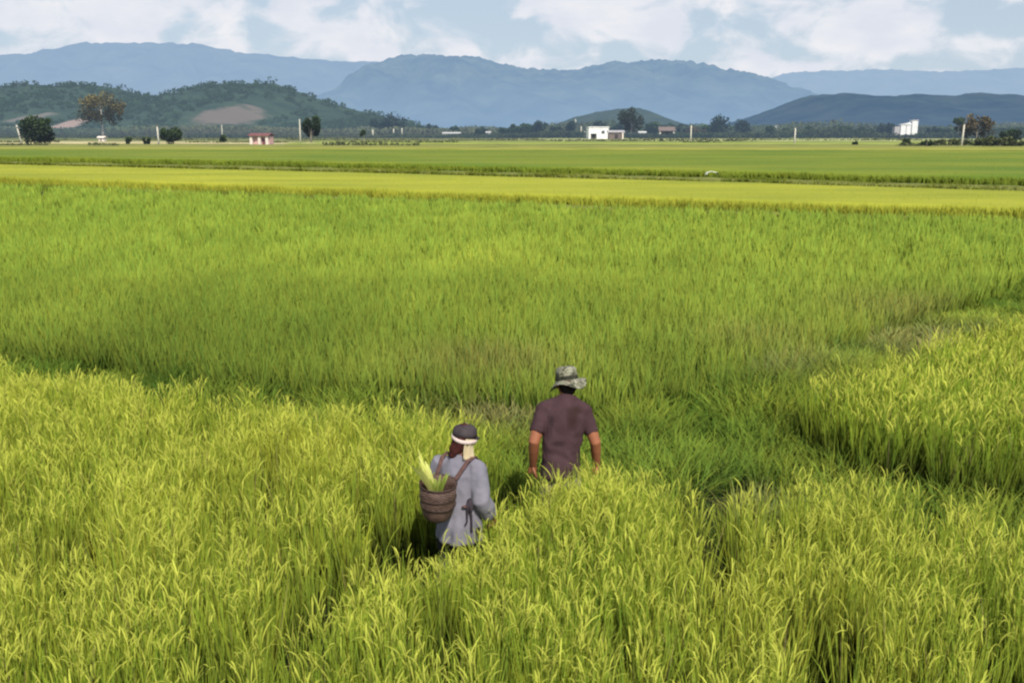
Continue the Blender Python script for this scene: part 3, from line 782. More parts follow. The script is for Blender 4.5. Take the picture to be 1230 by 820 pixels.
M_FTREE = leaf_mat('far_tree_leaf', .2, .8, fixed=.30, hcol=srgb(112, 134, 158), spec=.05)
TREE_N = [0]
def tree(name, px, top, base, wpx, label, cat='tree', col=((.018, .036, .012), (.055, .085, .02)), trunk_frac=.25, n=1500, leafpx=1.6, lobes=10, holes=.2, group=None,
         parts=True, bark=None, lo=-.9, Y=None, zc=None, lift=0.0):
    TREE_N[0] += 1; seed = TREE_N[0] * 13 + 1
    if Y is None: x, Y = at(px, base, 0)
    b = pt(px, base, Y); t = pt(px, top, Y)
    h = t.z; mpp = Y / F / CP
    rad = wpx * mpp / 2
    z0 = h * trunk_frac; rz = (h - z0) / 2; zcen = z0 + rz
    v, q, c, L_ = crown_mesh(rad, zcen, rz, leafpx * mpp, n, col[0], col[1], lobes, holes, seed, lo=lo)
    v = v.copy(); v[:, 2] = np.maximum(v[:, 2], .03)
    # keep the crown to its height
    bm = bmesh.new(); r_ = random.Random(seed)
    tr = max(.06, h * .022)
    tube(bm, [(0, 0, -.02), (r_.uniform(-.02, .02) * h, 0, h * .25), (r_.uniform(-.03, .03) * h, 0, h * .5), (0, 0, h * .8)], [tr * 1.25, tr, tr * .8, tr * .3])
    for (lx, ly, lz, lr, _) in L_[:6]:
        s = .35 + .3 * r_.random()
        tube(bm, [(0, 0, max(.12 * h, min(h * .6, lz * s + z0 * .35))), (lx * .5, ly * .5, (lz + z0) * .5 + .05 * h), (lx, ly, lz)], [tr * .5, tr * .32, tr * .1], 5)
    if parts:
        root = empty(name, (b.x, Y, 0)); tag(root, label, cat, group)
        link_mesh('crown', np_mesh('crown', v, q, c), M_TLEAF, root)
        bm_obj('trunk', bm, bark or M_BARK, root, True)
        return root
    # too small for parts: trunk and leaves in one mesh
    me0 = bpy.data.meshes.new('tmp'); bm.to_mesh(me0); bm.free()
    tv = np.empty(len(me0.vertices) * 3, dtype=np.float32); me0.vertices.foreach_get('co', tv); tv = tv.reshape(-1, 3)
    tq = [list(p.vertices) for p in me0.polygons if len(p.vertices) == 4]; bpy.data.meshes.remove(me0)
    me = np_mesh(name, np.vstack([v, tv]), np.vstack([q, np.array(tq, dtype=int) + len(v)]), np.vstack([c, np.tile(np.array([[.07, .055, .04]]), (len(tv), 1))]))
    o = link_mesh(name, me, M_FTREE); o.location = (b.x, Y, 0)
    tag(o, label, cat, group)
    return o

DARK = ((.010, .022, .008), (.045, .075, .016))
MIDG = ((.020, .040, .014), (.060, .095, .026))
OLIV = ((.080, .070, .026), (.190, .155, .052))
BRWN = ((.060, .048, .025), (.150, .115, .055))
OLVG = ((.040, .052, .018), (.115, .130, .042))
BLUE = ((.020, .034, .026), (.045, .066, .040))

tree('bush', 48, 138, 174.5, 40, 'large round dark green bush at far left, right beside the leaning pole', 'bush', DARK, .02, 3600, 2.0, 14, .1, lo=-1)
M_PALE = surf_mat('pale_bark', (.38, .34, .28), (.55, .50, .42), 2, .9, 3600)
tree('tree', 124, 112, 165.5, 60, 'tall olive brown tree with open crown and pale trunk before the left hill', 'tree', OLIV, .30, 3600, 1.8, 16, .34, bark=M_PALE)
tree('tree', 374, 133, 173.5, 27, 'narrow dark tree right behind a pale pole, right of the pink hut', 'tree', DARK, .10, 2400, 1.8, 12, .16)
tree('bush', 206, 154, 174.3, 32, 'wide dark bush directly right of the upright pole, left of the pink hut', 'bush', DARK, .02, 1800, 1.7, 10, .1, lo=-1)
tree('shrub', 154, 163, 174.5, 13, 'small olive shrub, left one of the two right of the tall olive tree', 'shrub', MIDG, .05, 420, 1.5, 6, .1)
tree('shrub', 176, 164.5, 175, 12, 'small dark shrub between the olive shrub and the upright pole', 'shrub', DARK, .05, 380, 1.5, 6, .1)
tree('shrub', 268, 162.5, 173, 13, 'small dark spreading shrub standing alone left of the pink hut', 'shrub', DARK, .12, 420, 1.5, 6, .15)
tree('shrub', 437, 154.5, 171.8, 9, 'thin dark sapling alone in the field right of the narrow dark tree', 'shrub', DARK, .12, 460, 1.4, 6, .15)
tree('tree', 1172, 138, 171, 42, 'broad brown leaved tree behind the rightmost pole', 'tree', BRWN, .10, 2600, 1.8, 13, .22)
tree('tree', 1150, 139, 166, 15, 'dark green tree peeping out left of the rightmost pole', 'tree', MIDG, .2, 900, 1.6, 8, .2)
tree('bush', 1214, 155, 170.5, 34, 'dark hedge like bush at the right edge beside the brown tree', 'bush', DARK, .02, 2200, 1.7, 20, .15, lo=-1)
tree('bush', 1113, 168, 178.6, 16, 'round dark bush at the field edge below the tall white building', 'bush', DARK, .02, 800, 1.5, 8, .1, lo=-1)
tree('bush', 1200, 164, 178.8, 70, 'long olive thicket along the field edge at far right', 'bush', OLVG, .02, 3200, 1.9, 46, .05, lo=-1)
tree('bush', 1140, 167.5, 177.6, 64, 'low olive scrub row at the field edge under the brown tree and rightmost pole', 'bush', OLVG, .02, 2400, 1.8, 46, .1, lo=-1)
tree('bush', 1085, 166, 177.0, 16, 'low olive bush left of the round dark bush at the field edge', 'bush', MIDG, .02, 420, 1.5, 7, .15, lo=-1)
tree('bush', 1027, 170, 176.6, 14, 'low olive clump at the field edge below the dark hills', 'bush', MIDG, .02, 360, 1.5, 6, .15, lo=-1)
tree('tree', 758, 129, 163.5, 31, 'big dark tree in front of the small hill, right of the white house', 'tree', BLUE, .12, 2200, 1.7, 12, .15)
for (px, top, base, w, col, lab) in (
    (474, 135, 163.0, 24, BLUE, 'big grey blue tree where the left hill runs out'),
    (452, 142, 163.0, 20, BLUE, 'lower grey tree touching the left side of the big grey blue tree'),
    (500, 151, 163.0, 22, BLUE, 'low dim tree just right of the big grey blue tree'),
    (519, 149, 163.0, 14, BLUE, 'small pointed dim tree left of the long white shed'),
    (548, 152, 163.2, 14, DARK, 'small round dark tree behind the long white shed'),
    (578, 152, 163.6, 24, DARK, 'dome shaped dark tree right of the long white shed'),
    (612, 149, 164.0, 26, MIDG, 'first tree of the clump right of the dome shaped tree'),
    (632, 148, 164.5, 22, MIDG, 'rounded tree in the middle of the clump left of the white house'),
    (648, 145, 164.5, 18, BLUE, 'tallest tree of the clump left of the white house'),
    (666, 151, 164.0, 16, BLUE, 'last low tree of the clump left of the white house'),
    (685, 142, 163.5, 13, BLUE, 'upright slim dark tree left of the white house'),
    (718, 145, 164.0, 20, BLUE, 'dark tree whose top shows over the white house'),
    (741, 150, 163.8, 16, BLUE, 'low dark tree behind the brown shed'),
    (783, 146, 163.5, 18, MIDG, 'green tree at the right foot of the big dark tree'),
    (800, 148, 163.2, 20, DARK, 'dark tree just behind the open hut'),
    (817, 146, 163.2, 12, BLUE, 'small blue grey tree at the end of the small hill'),
    (836, 152, 165.5, 26, BRWN, 'brownish bushy tree right behind the middle pole'),
    (848, 151, 165.0, 14, DARK, 'dark small tree between the brownish tree and the tall blue grey pair'),
    (866, 139, 165.0, 22, BLUE, 'left and taller of the blue grey pair right of the middle pole'),
    (893, 144, 165.0, 22, BLUE, 'right and lower of the blue grey pair right of the middle pole'),
    (925, 152, 165.3, 16, DARK, 'small dark tree left of the tiny white hut'),
    (945, 154, 165.3, 16, MIDG, 'low green tree between the tiny white hut and the thin pole'),
    (972, 152, 165.5, 18, DARK, 'dark tree just right of the thin pole below the dark hills'),
    (1010, 151, 165.5, 24, MIDG, 'wide green tree right of the thin pole, middle of its row'),
    (1035, 152, 165.5, 24, DARK, 'dark tree in the row, left of the tall white building'),
    (1064, 147, 165.5, 18, BLUE, 'tall bluish tree at the left side of the tall white building'),
    (1120, 152, 165.5, 18, BLUE, 'dim tree just right of the tall white building'),
    (1137, 154, 166.0, 18, MIDG, 'green low tree between the tall white building and the rightmost pole'),
):
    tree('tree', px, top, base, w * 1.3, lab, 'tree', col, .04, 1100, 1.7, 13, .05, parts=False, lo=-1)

def far_belt():
    """continuous low scrub along the foot of the hills"""
    bag = Bag()
    n = 60000
    ang = RNG.uniform(-.70, .70, n); Y = RNG.uniform(760, 1050, n); X = Y * ang
    top = 3.0 + (9 + 5 * (ang > 0)) * fbm(X * .022 + 8, Y * .004, 3) ** 1.3
    Z = RNG.uniform(0, 1, n) ** .8 * top
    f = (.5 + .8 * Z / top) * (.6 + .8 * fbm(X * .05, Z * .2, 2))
    base = lerpc((.035, .062, .028), (.095, .105, .050), np.clip(fbm(X * .012 + 3, Y * .01, 3) * 2 - .6, 0, 1))
    v, q, c = leaf_quads(X, Y, Z, RNG.uniform(1.0, 2.6, n), base * f[:, None]); bag.add(v, q, c)
    tag(link_mesh('far_scrub', bag.mesh('far_scrub'), M_FARLEAF), 'dim continuous scrub along the horizon at the foot of the hills', 'woodland', kind='stuff')
far_belt()

def near_scrub():
    bag = Bag()
    n = 52000
    ang = RNG.uniform(-.66, .70, n); px_ = ang * F + W / 2; Y = RNG.uniform(470, 640, n); X = Y * ang
    env = np.interp(px_, [-150, 300, 400, 590, 610, 700, 730, 820, 840, 900, 1000, 1100, 1180, 1400], [.12, .15, .3, .35, .8, .7, .3, .6, .8, .8, 1.0, .9, 1.1, 1.1])
    top = .6 + 9 * env * np.clip(fbm(X * .035 + 8, Y * .006, 3) - .18, .02, 1)
    Z = RNG.uniform(0, 1, n) ** .8 * top
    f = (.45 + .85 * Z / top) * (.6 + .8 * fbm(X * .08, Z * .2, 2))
    base = lerpc((.026, .046, .022), (.085, .090, .042), np.clip(fbm(X * .02 + 3, Y * .02, 3) * 2 - .65, 0, 1))
    v, q, c = leaf_quads(X, Y, Z, RNG.uniform(.6, 1.5, n), base * f[:, None]); bag.add(v, q, c)
    tag(link_mesh('far_scrub', bag.mesh('far_scrub'), M_FTREE), 'dark bushy belt around the village houses beyond the last fields', 'woodland', kind='stuff')
    # thin scrubby lines along the last field banks
    bag = Bag()
    n = 26000
    row = RNG.integers(0, 4, n); Y0 = np.array([205, 262, 330, 410])[row]
    ang = RNG.uniform(-.66, .70, n); X = Y0 * ang; Y = Y0 + 6 * fbm(X * .02, row * 3.0, 2) + RNG.normal(0, .7, n) - X * .02
    keep = fbm(X * .035 + row * 9, row * 5.0, 3) > np.array([.50, .46, .44, .42])[row]
    X, Y = X[keep], Y[keep]; n = len(X)
    Z = RNG.uniform(0, 1, n) * (.35 + 1.1 * fbm(X * .06, Y * .1, 2))
    base = lerpc((.055, .075, .020), (.14, .14, .045), RNG.random(n))
    v, q, c = leaf_quads(X, Y, Z, RNG.uniform(.35, .8, n), base); bag.add(v, q, c)
    tag(link_mesh('bank_scrub', bag.mesh('bank_scrub'), M_FARLEAF), 'thin broken lines of olive scrub along the last field banks before the village', 'scrub', kind='stuff')
near_scrub()

# ------------------------------------------------------------------ poles, houses
M_POLE = surf_mat('concrete_pole', (.50, .46, .37), (.66, .62, .52), 1.2, .85, 3600)
M_WHITE = surf_mat('white_wall', (.74, .73, .72), (.86, .85, .84), .8, .8, 5000)
M_PINK = surf_mat('pink_wall', (.62, .36, .33), (.72, .46, .42), 1.2, .85, 5000)
M_CREAM = surf_mat('cream_wall', (.72, .62, .54), (.82, .72, .64), 1.0, .85, 5000)
M_RED = surf_mat('red_roof', (.17, .06, .06), (.24, .09, .09), 2, .7, 5000)
M_DOOR = surf_mat('dark_opening', (.03, .028, .028), (.05, .045, .045), 2, .9, 5000)
M_BROWNW = surf_mat('brown_boards', (.13, .10, .095), (.20, .155, .14), 1.5, .9, 5000, stretch=(4, 4, .5))
M_TIN = surf_mat('tin_roof', (.34, .32, .33), (.48, .46, .46), 2, .55, 5000)
M_GLASS = surf_mat('window_pane', (.05, .06, .07), (.09, .10, .11), 2, .15, 5000, spec=.6)

def pole(px, top, base, lean, label, w=.16):
    x, Y = at(px, base, 0); h = pt(px, top, Y).z
    root = empty('concrete_pole', (x, Y, 0)); root.rotation_euler = (0, lean, 0)
    tag(root, label, 'pole', 'pale concrete poles along the far field edge')
    bm = bmesh.new(); tube(bm, [(0, 0, -.3), (0, 0, h * .5), (0, 0, h)], [w * 1.15, w, w * .8], 8)
    bm_obj('shaft', bm, M_POLE, root, True)
    bm = bmesh.new(); tube(bm, [(0, 0, h - .01), (0, 0, h + .07), (0, 0, h + .1)], [w * .95, w * .95, w * .4], 8)
    bm_obj('cap', bm, M_POLE, root, True)
pole(26.5, 150, 174, math.radians(-10), 'pale pole leaning left beside the big round bush at far left', .19)
pole(191, 152.5, 175, math.radians(-1), 'upright pale pole with a wide dark bush at its right side', .20)
pole(267.5, 150, 169, 0, 'thin dim pole standing over the small lone shrub left of the pink hut', .16)
pole(361, 143.5, 174, math.radians(0.5), 'pale pole touching the left side of the narrow dark tree', .17)
pole(829.5, 151, 173, 0, 'pale pole in front of the brownish bushy tree, right of the open hut', .20)
pole(954, 154, 175.5, math.radians(.3), 'pale pole standing before the middle of the dark hills', .19)
pole(1154.5, 150, 178.5, math.radians(1.6), 'tallest pale pole, in front of the brown tree at far right', .19)
for px, top, base, lab in ((448, 156, 165, 'short white post, left one of the two under the grey tree'), (473, 154.5, 163.8, 'short white post below the big grey blue tree'),
                           (483, 154, 163.8, 'short white post at the right edge of the big grey blue tree'), (691, 143, 163, 'slim white post beside the upright slim dark tree'),
                           (698, 152, 164, 'thin pale post just left of the white house')):
    x, Y = at(px, base, 0); h = pt(px, top, Y).z
    bm = bmesh.new(); tube(bm, [(0, 0, -.2), (0, 0, h * .92), (0, 0, h)], [.55, .5, .25], 7)
    o = bm_obj('post', bm, M_POLE, None, True); o.location = (x, Y, 0); tag(o, lab, 'post', 'short white posts near the village')

def box(bm, x0, x1, y0, y1, z0, z1):
    vs = [bm.verts.new((x, y, z)) for z in (z0, z1) for y in (y0, y1) for x in (x0, x1)]
    for f in ((0, 1, 3, 2), (4, 6, 7, 5), (0, 4, 5, 1), (2, 3, 7, 6), (0, 2, 6, 4), (1, 5, 7, 3)): bm.faces.new([vs[i] for i in f])
def part(name, mat, parent, *boxes):
    bm = bmesh.new()
    for b in boxes: box(bm, *b)
    return bm_obj(name, bm, mat, parent)
def gable(name, mat, parent, x0, x1, y0, y1, z, rise, over=.3, axis='x', th=.12):
    bm = bmesh.new()
    x0 -= over; x1 += over; y0 -= over; y1 += over
    if axis == 'x':
        ym = (y0 + y1) / 2; sec = [(y0, z), (ym, z + rise), (y1, z), (y1, z + th), (ym, z + rise + th), (y0, z + th)]
        R = [[bm.verts.new((x, a, b)) for a, b in sec] for x in (x0, x1)]
    else:
        xm = (x0 + x1) / 2; sec = [(x0, z), (xm, z + rise), (x1, z), (x1, z + th), (xm, z + rise + th), (x0, z + th)]
        R = [[bm.verts.new((a, y, b)) for a, b in sec] for y in (y0, y1)]
    for k in range(6): bm.faces.new((R[0][k], R[0][(k + 1) % 6], R[1][(k + 1) % 6], R[1][k]))
    bm.faces.new(R[0]); bm.faces.new(R[1])
    return bm_obj(name, bm, mat, parent)
def window(parent, x0, x1, y, z0, z1):
    f = part('window', M_WHITE, parent, (x0, x1, y - .09, y, z0, z0 + .1), (x0, x1, y - .09, y, z1 - .1, z1), (x0, x0 + .1, y - .09, y, z0 + .1, z1 - .1), (x1 - .1, x1, y - .09, y, z0 + .1, z1 - .1))
    part('pane', M_GLASS, f, (x0 + .1, x1 - .1, y - .05, y - .01, z0 + .1, z1 - .1))
    return f
def site(px, base): 
    x, Y = at(px, base, 0); return x, Y, Y / F / CP

def pink_hut():
    x, Y, m = site(312, 176.3); w = 22 * m / 2; h = pt(312, 161, Y).z
    r = empty('hut', (x, Y, 0), math.radians(-8)); tag(r, 'small pink hut with dark red roof and cream pillars at the field edge', 'hut')
    d = w * 1.3
    part('wall', M_PINK, r, (-w, w, .5, d, 0, h * .82), (-w * .55, -w * .1, .3, .5, 0, h * .75))
    for a in (-w, -w * .1, w * .72): part('pillar', M_CREAM, r, (a, a + w * .28, -.35, 0.1, 0, h * .78))
    part('beam', M_CREAM, r, (-w, w, -.36, .12, h * .785, h * .84))
    part('door', M_RED, r, (.25 * w, .62 * w, .40, .49, 0.02, h * .66))
    gable('roof', M_RED, r, -w, w, -.4, d, h * .845, h * .17, .35, 'x')
pink_hut()
def white_house():
    x, Y, m = site(719, 168.3); w = 23 * m / 2; h = pt(719, 152.3, Y).z
    r = empty('house', (x, Y, 0), math.radians(6)); tag(r, 'white flat roofed house with a dark doorway in the middle of the horizon', 'house')
    d = w * 1.4
    part('wall', M_WHITE, r, (-w, -w * .8, 0, d, 0, h * .93), (-w * .8, -w * .2, 0.0, d, h * .48, h * .93), (-w * .2, w, 0, d, 0, h * .93), (-w * .8, -w * .2, d * .6, d, 0, h * .47))
    part('roof', M_WHITE, r, (-w - .25, w + .25, -.3, d + .3, h * .935, h))
    part('door', M_DOOR, r, (-w * .79, -w * .21, 1.2, 1.4, 0.02, h * .47))
    window(r, w * .25, w * .62, -.003, h * .45, h * .72)
    part('step', M_CREAM, r, (-w * 1.1, w * .3, -1.4, -.1, -.1, .25))
    # boarded shed at its side
    x, Y, m = site(740, 168.6); w = 17 * m / 2; h = pt(740, 157, Y).z
    r = empty('shed', (x, Y, 0)); tag(r, 'brown boarded shed standing against the right side of the white house', 'shed')
    part('wall', M_BROWNW, r, (-w, w, 0, w * 1.4, 0, h * .8)); part('door', M_DOOR, r, (-w * .2, w * .25, -.08, -.01, .02, h * .6))
    part('post', M_CREAM, r, (w * .75, w * .95, -1.0, -.8, 0, h * .78))
    gable('roof', M_TIN, r, -w, w, 0, w * 1.4, h * .81, h * .19, .5)
white_house()
def tall_building():
    x, Y, m = site(1088, 166); w = 25 * m / 2; h = pt(1088, 150, Y).z; ht = pt(1088, 145, Y).z
    r = empty('building', (x, Y, 0), math.radians(-10)); tag(r, 'tall white building with a stepped roofline and a higher right tower', 'building')
    part('wall', M_WHITE, r, (-w * .5, w * .42, 0, w, 0, h)); part('tower', M_WHITE, r, (w * .425, w * .92, -.6, w, 0, ht))
    part('wing', M_TIN, r, (-w, -w * .505, .6, w, 0, h * .86))
    part('roof', M_WHITE, r, (-w * .55, w * .42, -.3, w + .3, h + .01, h + .5)); part('parapet', M_TIN, r, (w * .40, w * .95, -.8, w + .2, ht + .01, ht + .45))
    part('gable', M_WHITE, r, (-w * .1, w * .42, .2, w, h + .51, h + (ht - h) * .35), (w * .15, w * .42, .4, w, h + (ht - h) * .352, h + (ht - h) * .62))
    part('pilaster', M_TIN, r, (-w * .05, 0, -.2, -.003, 0, h - .1), (w * .40, w * .424, -.25, -.003, 0, h - .1))
    part('door', M_DOOR, r, (-w * .35, -w * .12, -.1, -.004, .02, h * .22))
tall_building()
def open_hut():
    x, Y, m = site(801, 165.5); w = 17 * m / 2; h = pt(801, 152.5, Y).z
    r = empty('hut', (x, Y, 0)); tag(r, 'open dark roofed hut on posts, between the big dark tree and the middle pole', 'hut')
    for a in (-w, w * .85): part('post', M_CREAM, r, (a, a + w * .15, 0, .6, 0, h * .62))
    part('wall', M_BROWNW, r, (-w * .8, w * .8, w * .8, w * 1.1, 0, h * .6)); part('door', M_DOOR, r, (-w * .1, w * .4, w * .62, w * .78, 0.02, h * .5))
    gable('roof', M_BROWNW, r, -w, w, 0, w * 1.2, h * .63, h * .36, .6)
open_hut()
M_OFFW = surf_mat('weathered_white_wall', (.46, .46, .44), (.60, .59, .56), .8, .85, 3600)
def small_house(px, top, base, wpx, name, label, cat, wall, roof):
    x, Y, m = site(px, base); w = wpx * m / 2; h = pt(px, top, Y).z
    r = empty(name, (x, Y, 0), math.radians(random.uniform(-12, 12))); tag(r, label, cat)
    part('wall', wall, r, (-w, w, 0, w * 1.1, 0, h * .74)); part('door', M_DOOR, r, (-w * .25, w * .05, -.12, -.01, .02, h * .55))
    gable('roof', roof, r, -w, w, 0, w * 1.1, h * .745, h * .25, .4)
small_house(542, 159, 164.4, 20, 'shed', 'long low white shed below the small round dark tree', 'shed', M_OFFW, M_OFFW)
small_house(586.5, 158, 164.6, 5, 'hut', 'tiny white hut in front of the dome shaped dark tree', 'hut', M_OFFW, M_TIN)
small_house(680.5, 159.5, 165, 5, 'hut', 'tiny teal grey hut left of the white house', 'hut', surf_mat('teal_wall', (.25, .36, .34), (.34, .44, .42), 1, .8, 5000), M_OFFW)
small_house(703.5, 158, 165.4, 6, 'hut', 'tiny cream hut close to the left side of the white house', 'hut', M_CREAM, M_OFFW)
small_house(771.5, 158, 164.8, 8, 'hut', 'tiny white hut under the right side of the big dark tree', 'hut', M_OFFW, M_OFFW)
small_house(934.5, 151, 162.6, 6, 'hut', 'tiny bright white hut left of the dark hills', 'hut', M_WHITE, M_WHITE)
small_house(122, 164, 171.2, 7, 'hut', 'little pale field hut below the trunk of the tall olive tree', 'hut', M_CREAM, M_CREAM)
def sheet():
    x, Y = at(855, 211.5, .35); bm = bmesh.new()
    n = 9; R = []
    for i in range(n):
        u = i / (n - 1); a = math.pi * u
        xx = -.45 + .9 * u; zz = .02 + .24 * (math.sin(a) ** .5 if 0 < u < 1 else 0) + .02 * math.sin(u * 17)
        R.append([bm.verts.new((xx + .03 * math.sin(j * 2.1 + i), j * .18 - .3, zz + .03 * math.sin(j * 1.7 + i * .9))) for j in range(5)])
    for r0, r1 in zip(R, R[1:]):
        for j in range(4): bm.faces.new((r0[j], r0[j + 1], r1[j + 1], r1[j]))
    o = bm_obj('plastic_sheet', bm, surf_mat('pale_plastic', (.62, .66, .45), (.74, .76, .58), 5, .5), None, True)
    o.location = (x, Y, .42); tag(o, 'pale bent plastic sheet lying on the dark bank before the far green strip', 'sheet')
sheet()

# ------------------------------------------------------------------ people
def loft(bm, secs, n=18, round_ends=True):
    """closed tube through (x, y, z, rx, ry) sections"""
    S = [tuple(map(float, s)) for s in secs]
    if round_ends:
        def cap(a, b):
            p = Vector(a[:3]); d = (p - Vector(b[:3])).normalized(); r = min(a[3], a[4])
            return [(*(p + d * r * .95), a[3] * .22, a[4] * .22), (*(p + d * r * .62), a[3] * .70, a[4] * .70)]
        c0 = cap(S[0], S[1]); c1 = cap(S[-1], S[-2])
        S = c0 + S + c1[::-1]
    rings = []
    for i, s in enumerate(S):
        p = Vector(s[:3]); d = (Vector(S[min(i + 1, len(S) - 1)][:3]) - Vector(S[max(i - 1, 0)][:3])).normalized()
        ref = Vector((1, 0, 0)) if abs(d.x) < .85 else Vector((0, 1, 0))
        a = (ref - d * ref.dot(d)).normalized(); b = d.cross(a)
        rings.append([bm.verts.new(p + a * math.cos(2 * math.pi * k / n) * s[3] + b * math.sin(2 * math.pi * k / n) * s[4]) for k in range(n)])
    for r0, r1 in zip(rings, rings[1:]):
        for k in range(n): bm.faces.new((r0[k], r0[(k + 1) % n], r1[(k + 1) % n], r1[k]))
    bm.faces.new(rings[0][::-1]); bm.faces.new(rings[-1])

def fuse(name, bm, voxel, smooth=3, mat=None, parent=None, disp=None, color=None):
    """weld overlapping lofts into one skin"""
    bmesh.ops.recalc_face_normals(bm, faces=bm.faces)
    me = bpy.data.meshes.new('raw'); bm.to_mesh(me); bm.free()
    t = bpy.data.objects.new('raw', me); COL.objects.link(t)
    r = t.modifiers.new('r', 'REMESH'); r.mode = 'VOXEL'; r.voxel_size = voxel
    if smooth:
        s = t.modifiers.new('s', 'SMOOTH'); s.iterations = smooth; s.factor = .5
    dg = bpy.context.evaluated_depsgraph_get()
    out = bpy.data.meshes.new_from_object(t.evaluated_get(dg))
    out.name = name
    bpy.data.objects.remove(t); bpy.data.meshes.remove(me)
    n = len(out.vertices)
    co = np.empty(n * 3, dtype=np.float32); out.vertices.foreach_get('co', co); co = co.reshape(-1, 3)
    if disp:
        no = np.empty(n * 3, dtype=np.float32); out.vertices.foreach_get('normal', no); no = no.reshape(-1, 3)
        dd = np.array([disp(Vector(p)) for p in co])[:, None]
        co = co + no * dd; out.vertices.foreach_set('co', co.ravel().astype(np.float32)); out.update()
    if color:
        c4 = np.ones((n, 4), dtype=np.float32); c4[:, :3] = color(co)
        a = out.attributes.new('Col', 'FLOAT_COLOR', 'POINT'); a.data.foreach_set('color', c4.ravel())
    return link_mesh(name, out, mat, parent, True)

def L3(a, b, t): return tuple(a[i] * (1 - t) + b[i] * t for i in range(len(a)))

def head_lofts(bm, c, yaw=0.0, nod=0.0, s=1.0):
    """skull, jaw, nose, brow, lips, ears; face looks along +y before the turn"""
    b2 = bmesh.new()
    loft(b2, [(0, -.012, .075, .058, .072), (0, -.010, .045, .074, .090), (0, -.006, .01, .077, .096), (0, .004, -.03, .070, .086), (0, .022, -.065, .058, .066), (0, .036, -.095, .042, .048)], 20)
    loft(b2, [(0, .070, -.085, .030, .022), (0, .078, -.098, .022, .018)], 12)                       # chin
    loft(b2, [(0, .088, .012, .010, .010), (0, .100, -.012, .012, .013), (0, .110, -.034, .016, .013)], 12)   # nose
    loft(b2, [(-.045, .074, .026, .012, .010), (0, .088, .028, .012, .010), (.045, .074, .026, .012, .010)], 10)  # brow
    loft(b2, [(-.022, .084, -.060, .006, .007), (0, .092, -.060, .008, .008), (.022, .084, -.060, .006, .007)], 8)   # lips
    for sd in (-1, 1):
        loft(b2, [(sd * .076, -.006, .018, .010, .020), (sd * .082, -.010, -.004, .010, .019), (sd * .076, -.004, -.028, .008, .012)], 10)   # ears
        loft(b2, [(sd * .031, .074, .006, .013, .012), (sd * .031, .078, .004, .012, .011)], 10)    # eyes
    M = Matrix.Translation(c) @ Matrix.Rotation(yaw, 4, 'Z') @ Matrix.Rotation(nod, 4, 'X') @ Matrix.Scale(s, 4)
    bmesh.ops.transform(b2, matrix=M, verts=b2.verts)
    me = bpy.data.meshes.new('t'); b2.to_mesh(me); b2.free(); bm.from_mesh(me); bpy.data.meshes.remove(me)
    return M

def hand(bm, wrist, direc, palm_n, side, curl=.5, s=1.0):
    """palm, four unequal bent fingers and a thumb leaving the side of the palm"""
    d = Vector(direc).normalized(); nrm = Vector(palm_n); nrm = (nrm - d * nrm.dot(d)).normalized(); lat = d.cross(nrm).normalized() * side
    w = Vector(wrist)
    loft(bm, [(*w, .026 * s, .020 * s), (*(w + d * .035 * s), .036 * s, .016 * s), (*(w + d * .085 * s), .040 * s, .014 * s)], 12)
    for k, (off, ln) in enumerate(((-.030, .070), (-.010, .080), (.010, .075), (.029, .058))):
        p = w + d * .078 * s + lat * off * s; secs = []
        a = 0.0
        secs.append((*(p - d * .02 * s), .0095 * s, .0095 * s))
        for j, fr in enumerate((.0, .45, .33, .30)):
            a += curl * (0.25 if j == 0 else .75)
            dirv = d * math.cos(a) + nrm * math.sin(a)
            p = p + dirv * ln * fr * s
            secs.append((*p, (.0092 - .0009 * j) * s, (.0092 - .0009 * j) * s))
        loft(bm, secs, 8)
    p = w + d * .03 * s - lat * .028 * s
    q1 = p - lat * .028 * s + d * .030 * s + nrm * .012 * s; q2 = q1 + d * .034 * s + nrm * .014 * s - lat * .004 * s
    loft(bm, [(*p, .0125 * s, .0125 * s), (*q1, .0105 * s, .0105 * s), (*q2, .009 * s, .009 * s)], 8)

def limb(bm, pts, radii, n=14):
    secs = []
    for i in range(len(pts) - 1):
        for t in ((0, .33, .66) if i < len(pts) - 2 else (0, .33, .66, 1)):
            p = L3(pts[i], pts[i + 1], t); r = radii[i] * (1 - t) + radii[i + 1] * t
            bulge = 1 + .08 * math.sin(math.pi * t)
            secs.append((*p, r * bulge, r * bulge))
    loft(bm, secs, n)

def foot(bm, ankle, fwd, s=1.0):
    a = Vector(ankle); f = Vector(fwd).normalized()
    loft(bm, [(*(a - f * .045 * s + Vector((0, 0, -.05 * s))), .036 * s, .036 * s), (*(a + f * .05 * s + Vector((0, 0, -.045 * s))), .040 * s, .036 * s), (*(a + f * .13 * s + Vector((0, 0, -.06 * s))), .045 * s, .022 * s), (*(a + f * .17 * s + Vector((0, 0, -.063 * s))), .036 * s, .017 * s)], 12)

SKIN = attr_mat('skin', .55, .35, .12, 25)
def face_paint(M, skin, lips):
    inv = M.inverted()
    def col(co):
        c = np.tile(np.array(skin)[None, :], (len(co), 1))
        A = np.array(inv); loc = np.c_[co, np.ones(len(co))] @ A.T
        x, y, z = loc[:, 0], loc[:, 1], loc[:, 2]
        f = y > .06
        for sd in (-1, 1):
            e = f & ((((x - sd * .031) / .016) ** 2 + ((z - .005) / .008) ** 2) < 1); c[e] = (.55, .52, .48)
            e = f & (((x - sd * .031) ** 2 + (z - .005) ** 2) < .0075 ** 2); c[e] = (.02, .012, .008)
            e = f & (np.abs(x - sd * .033) < .022) & (np.abs(z - .030) < .006); c[e] = (.02, .015, .012)
        e = f & (((x / .025) ** 2 + ((z + .060) / .010) ** 2) < 1); c[e] = lips
        return c
    return col

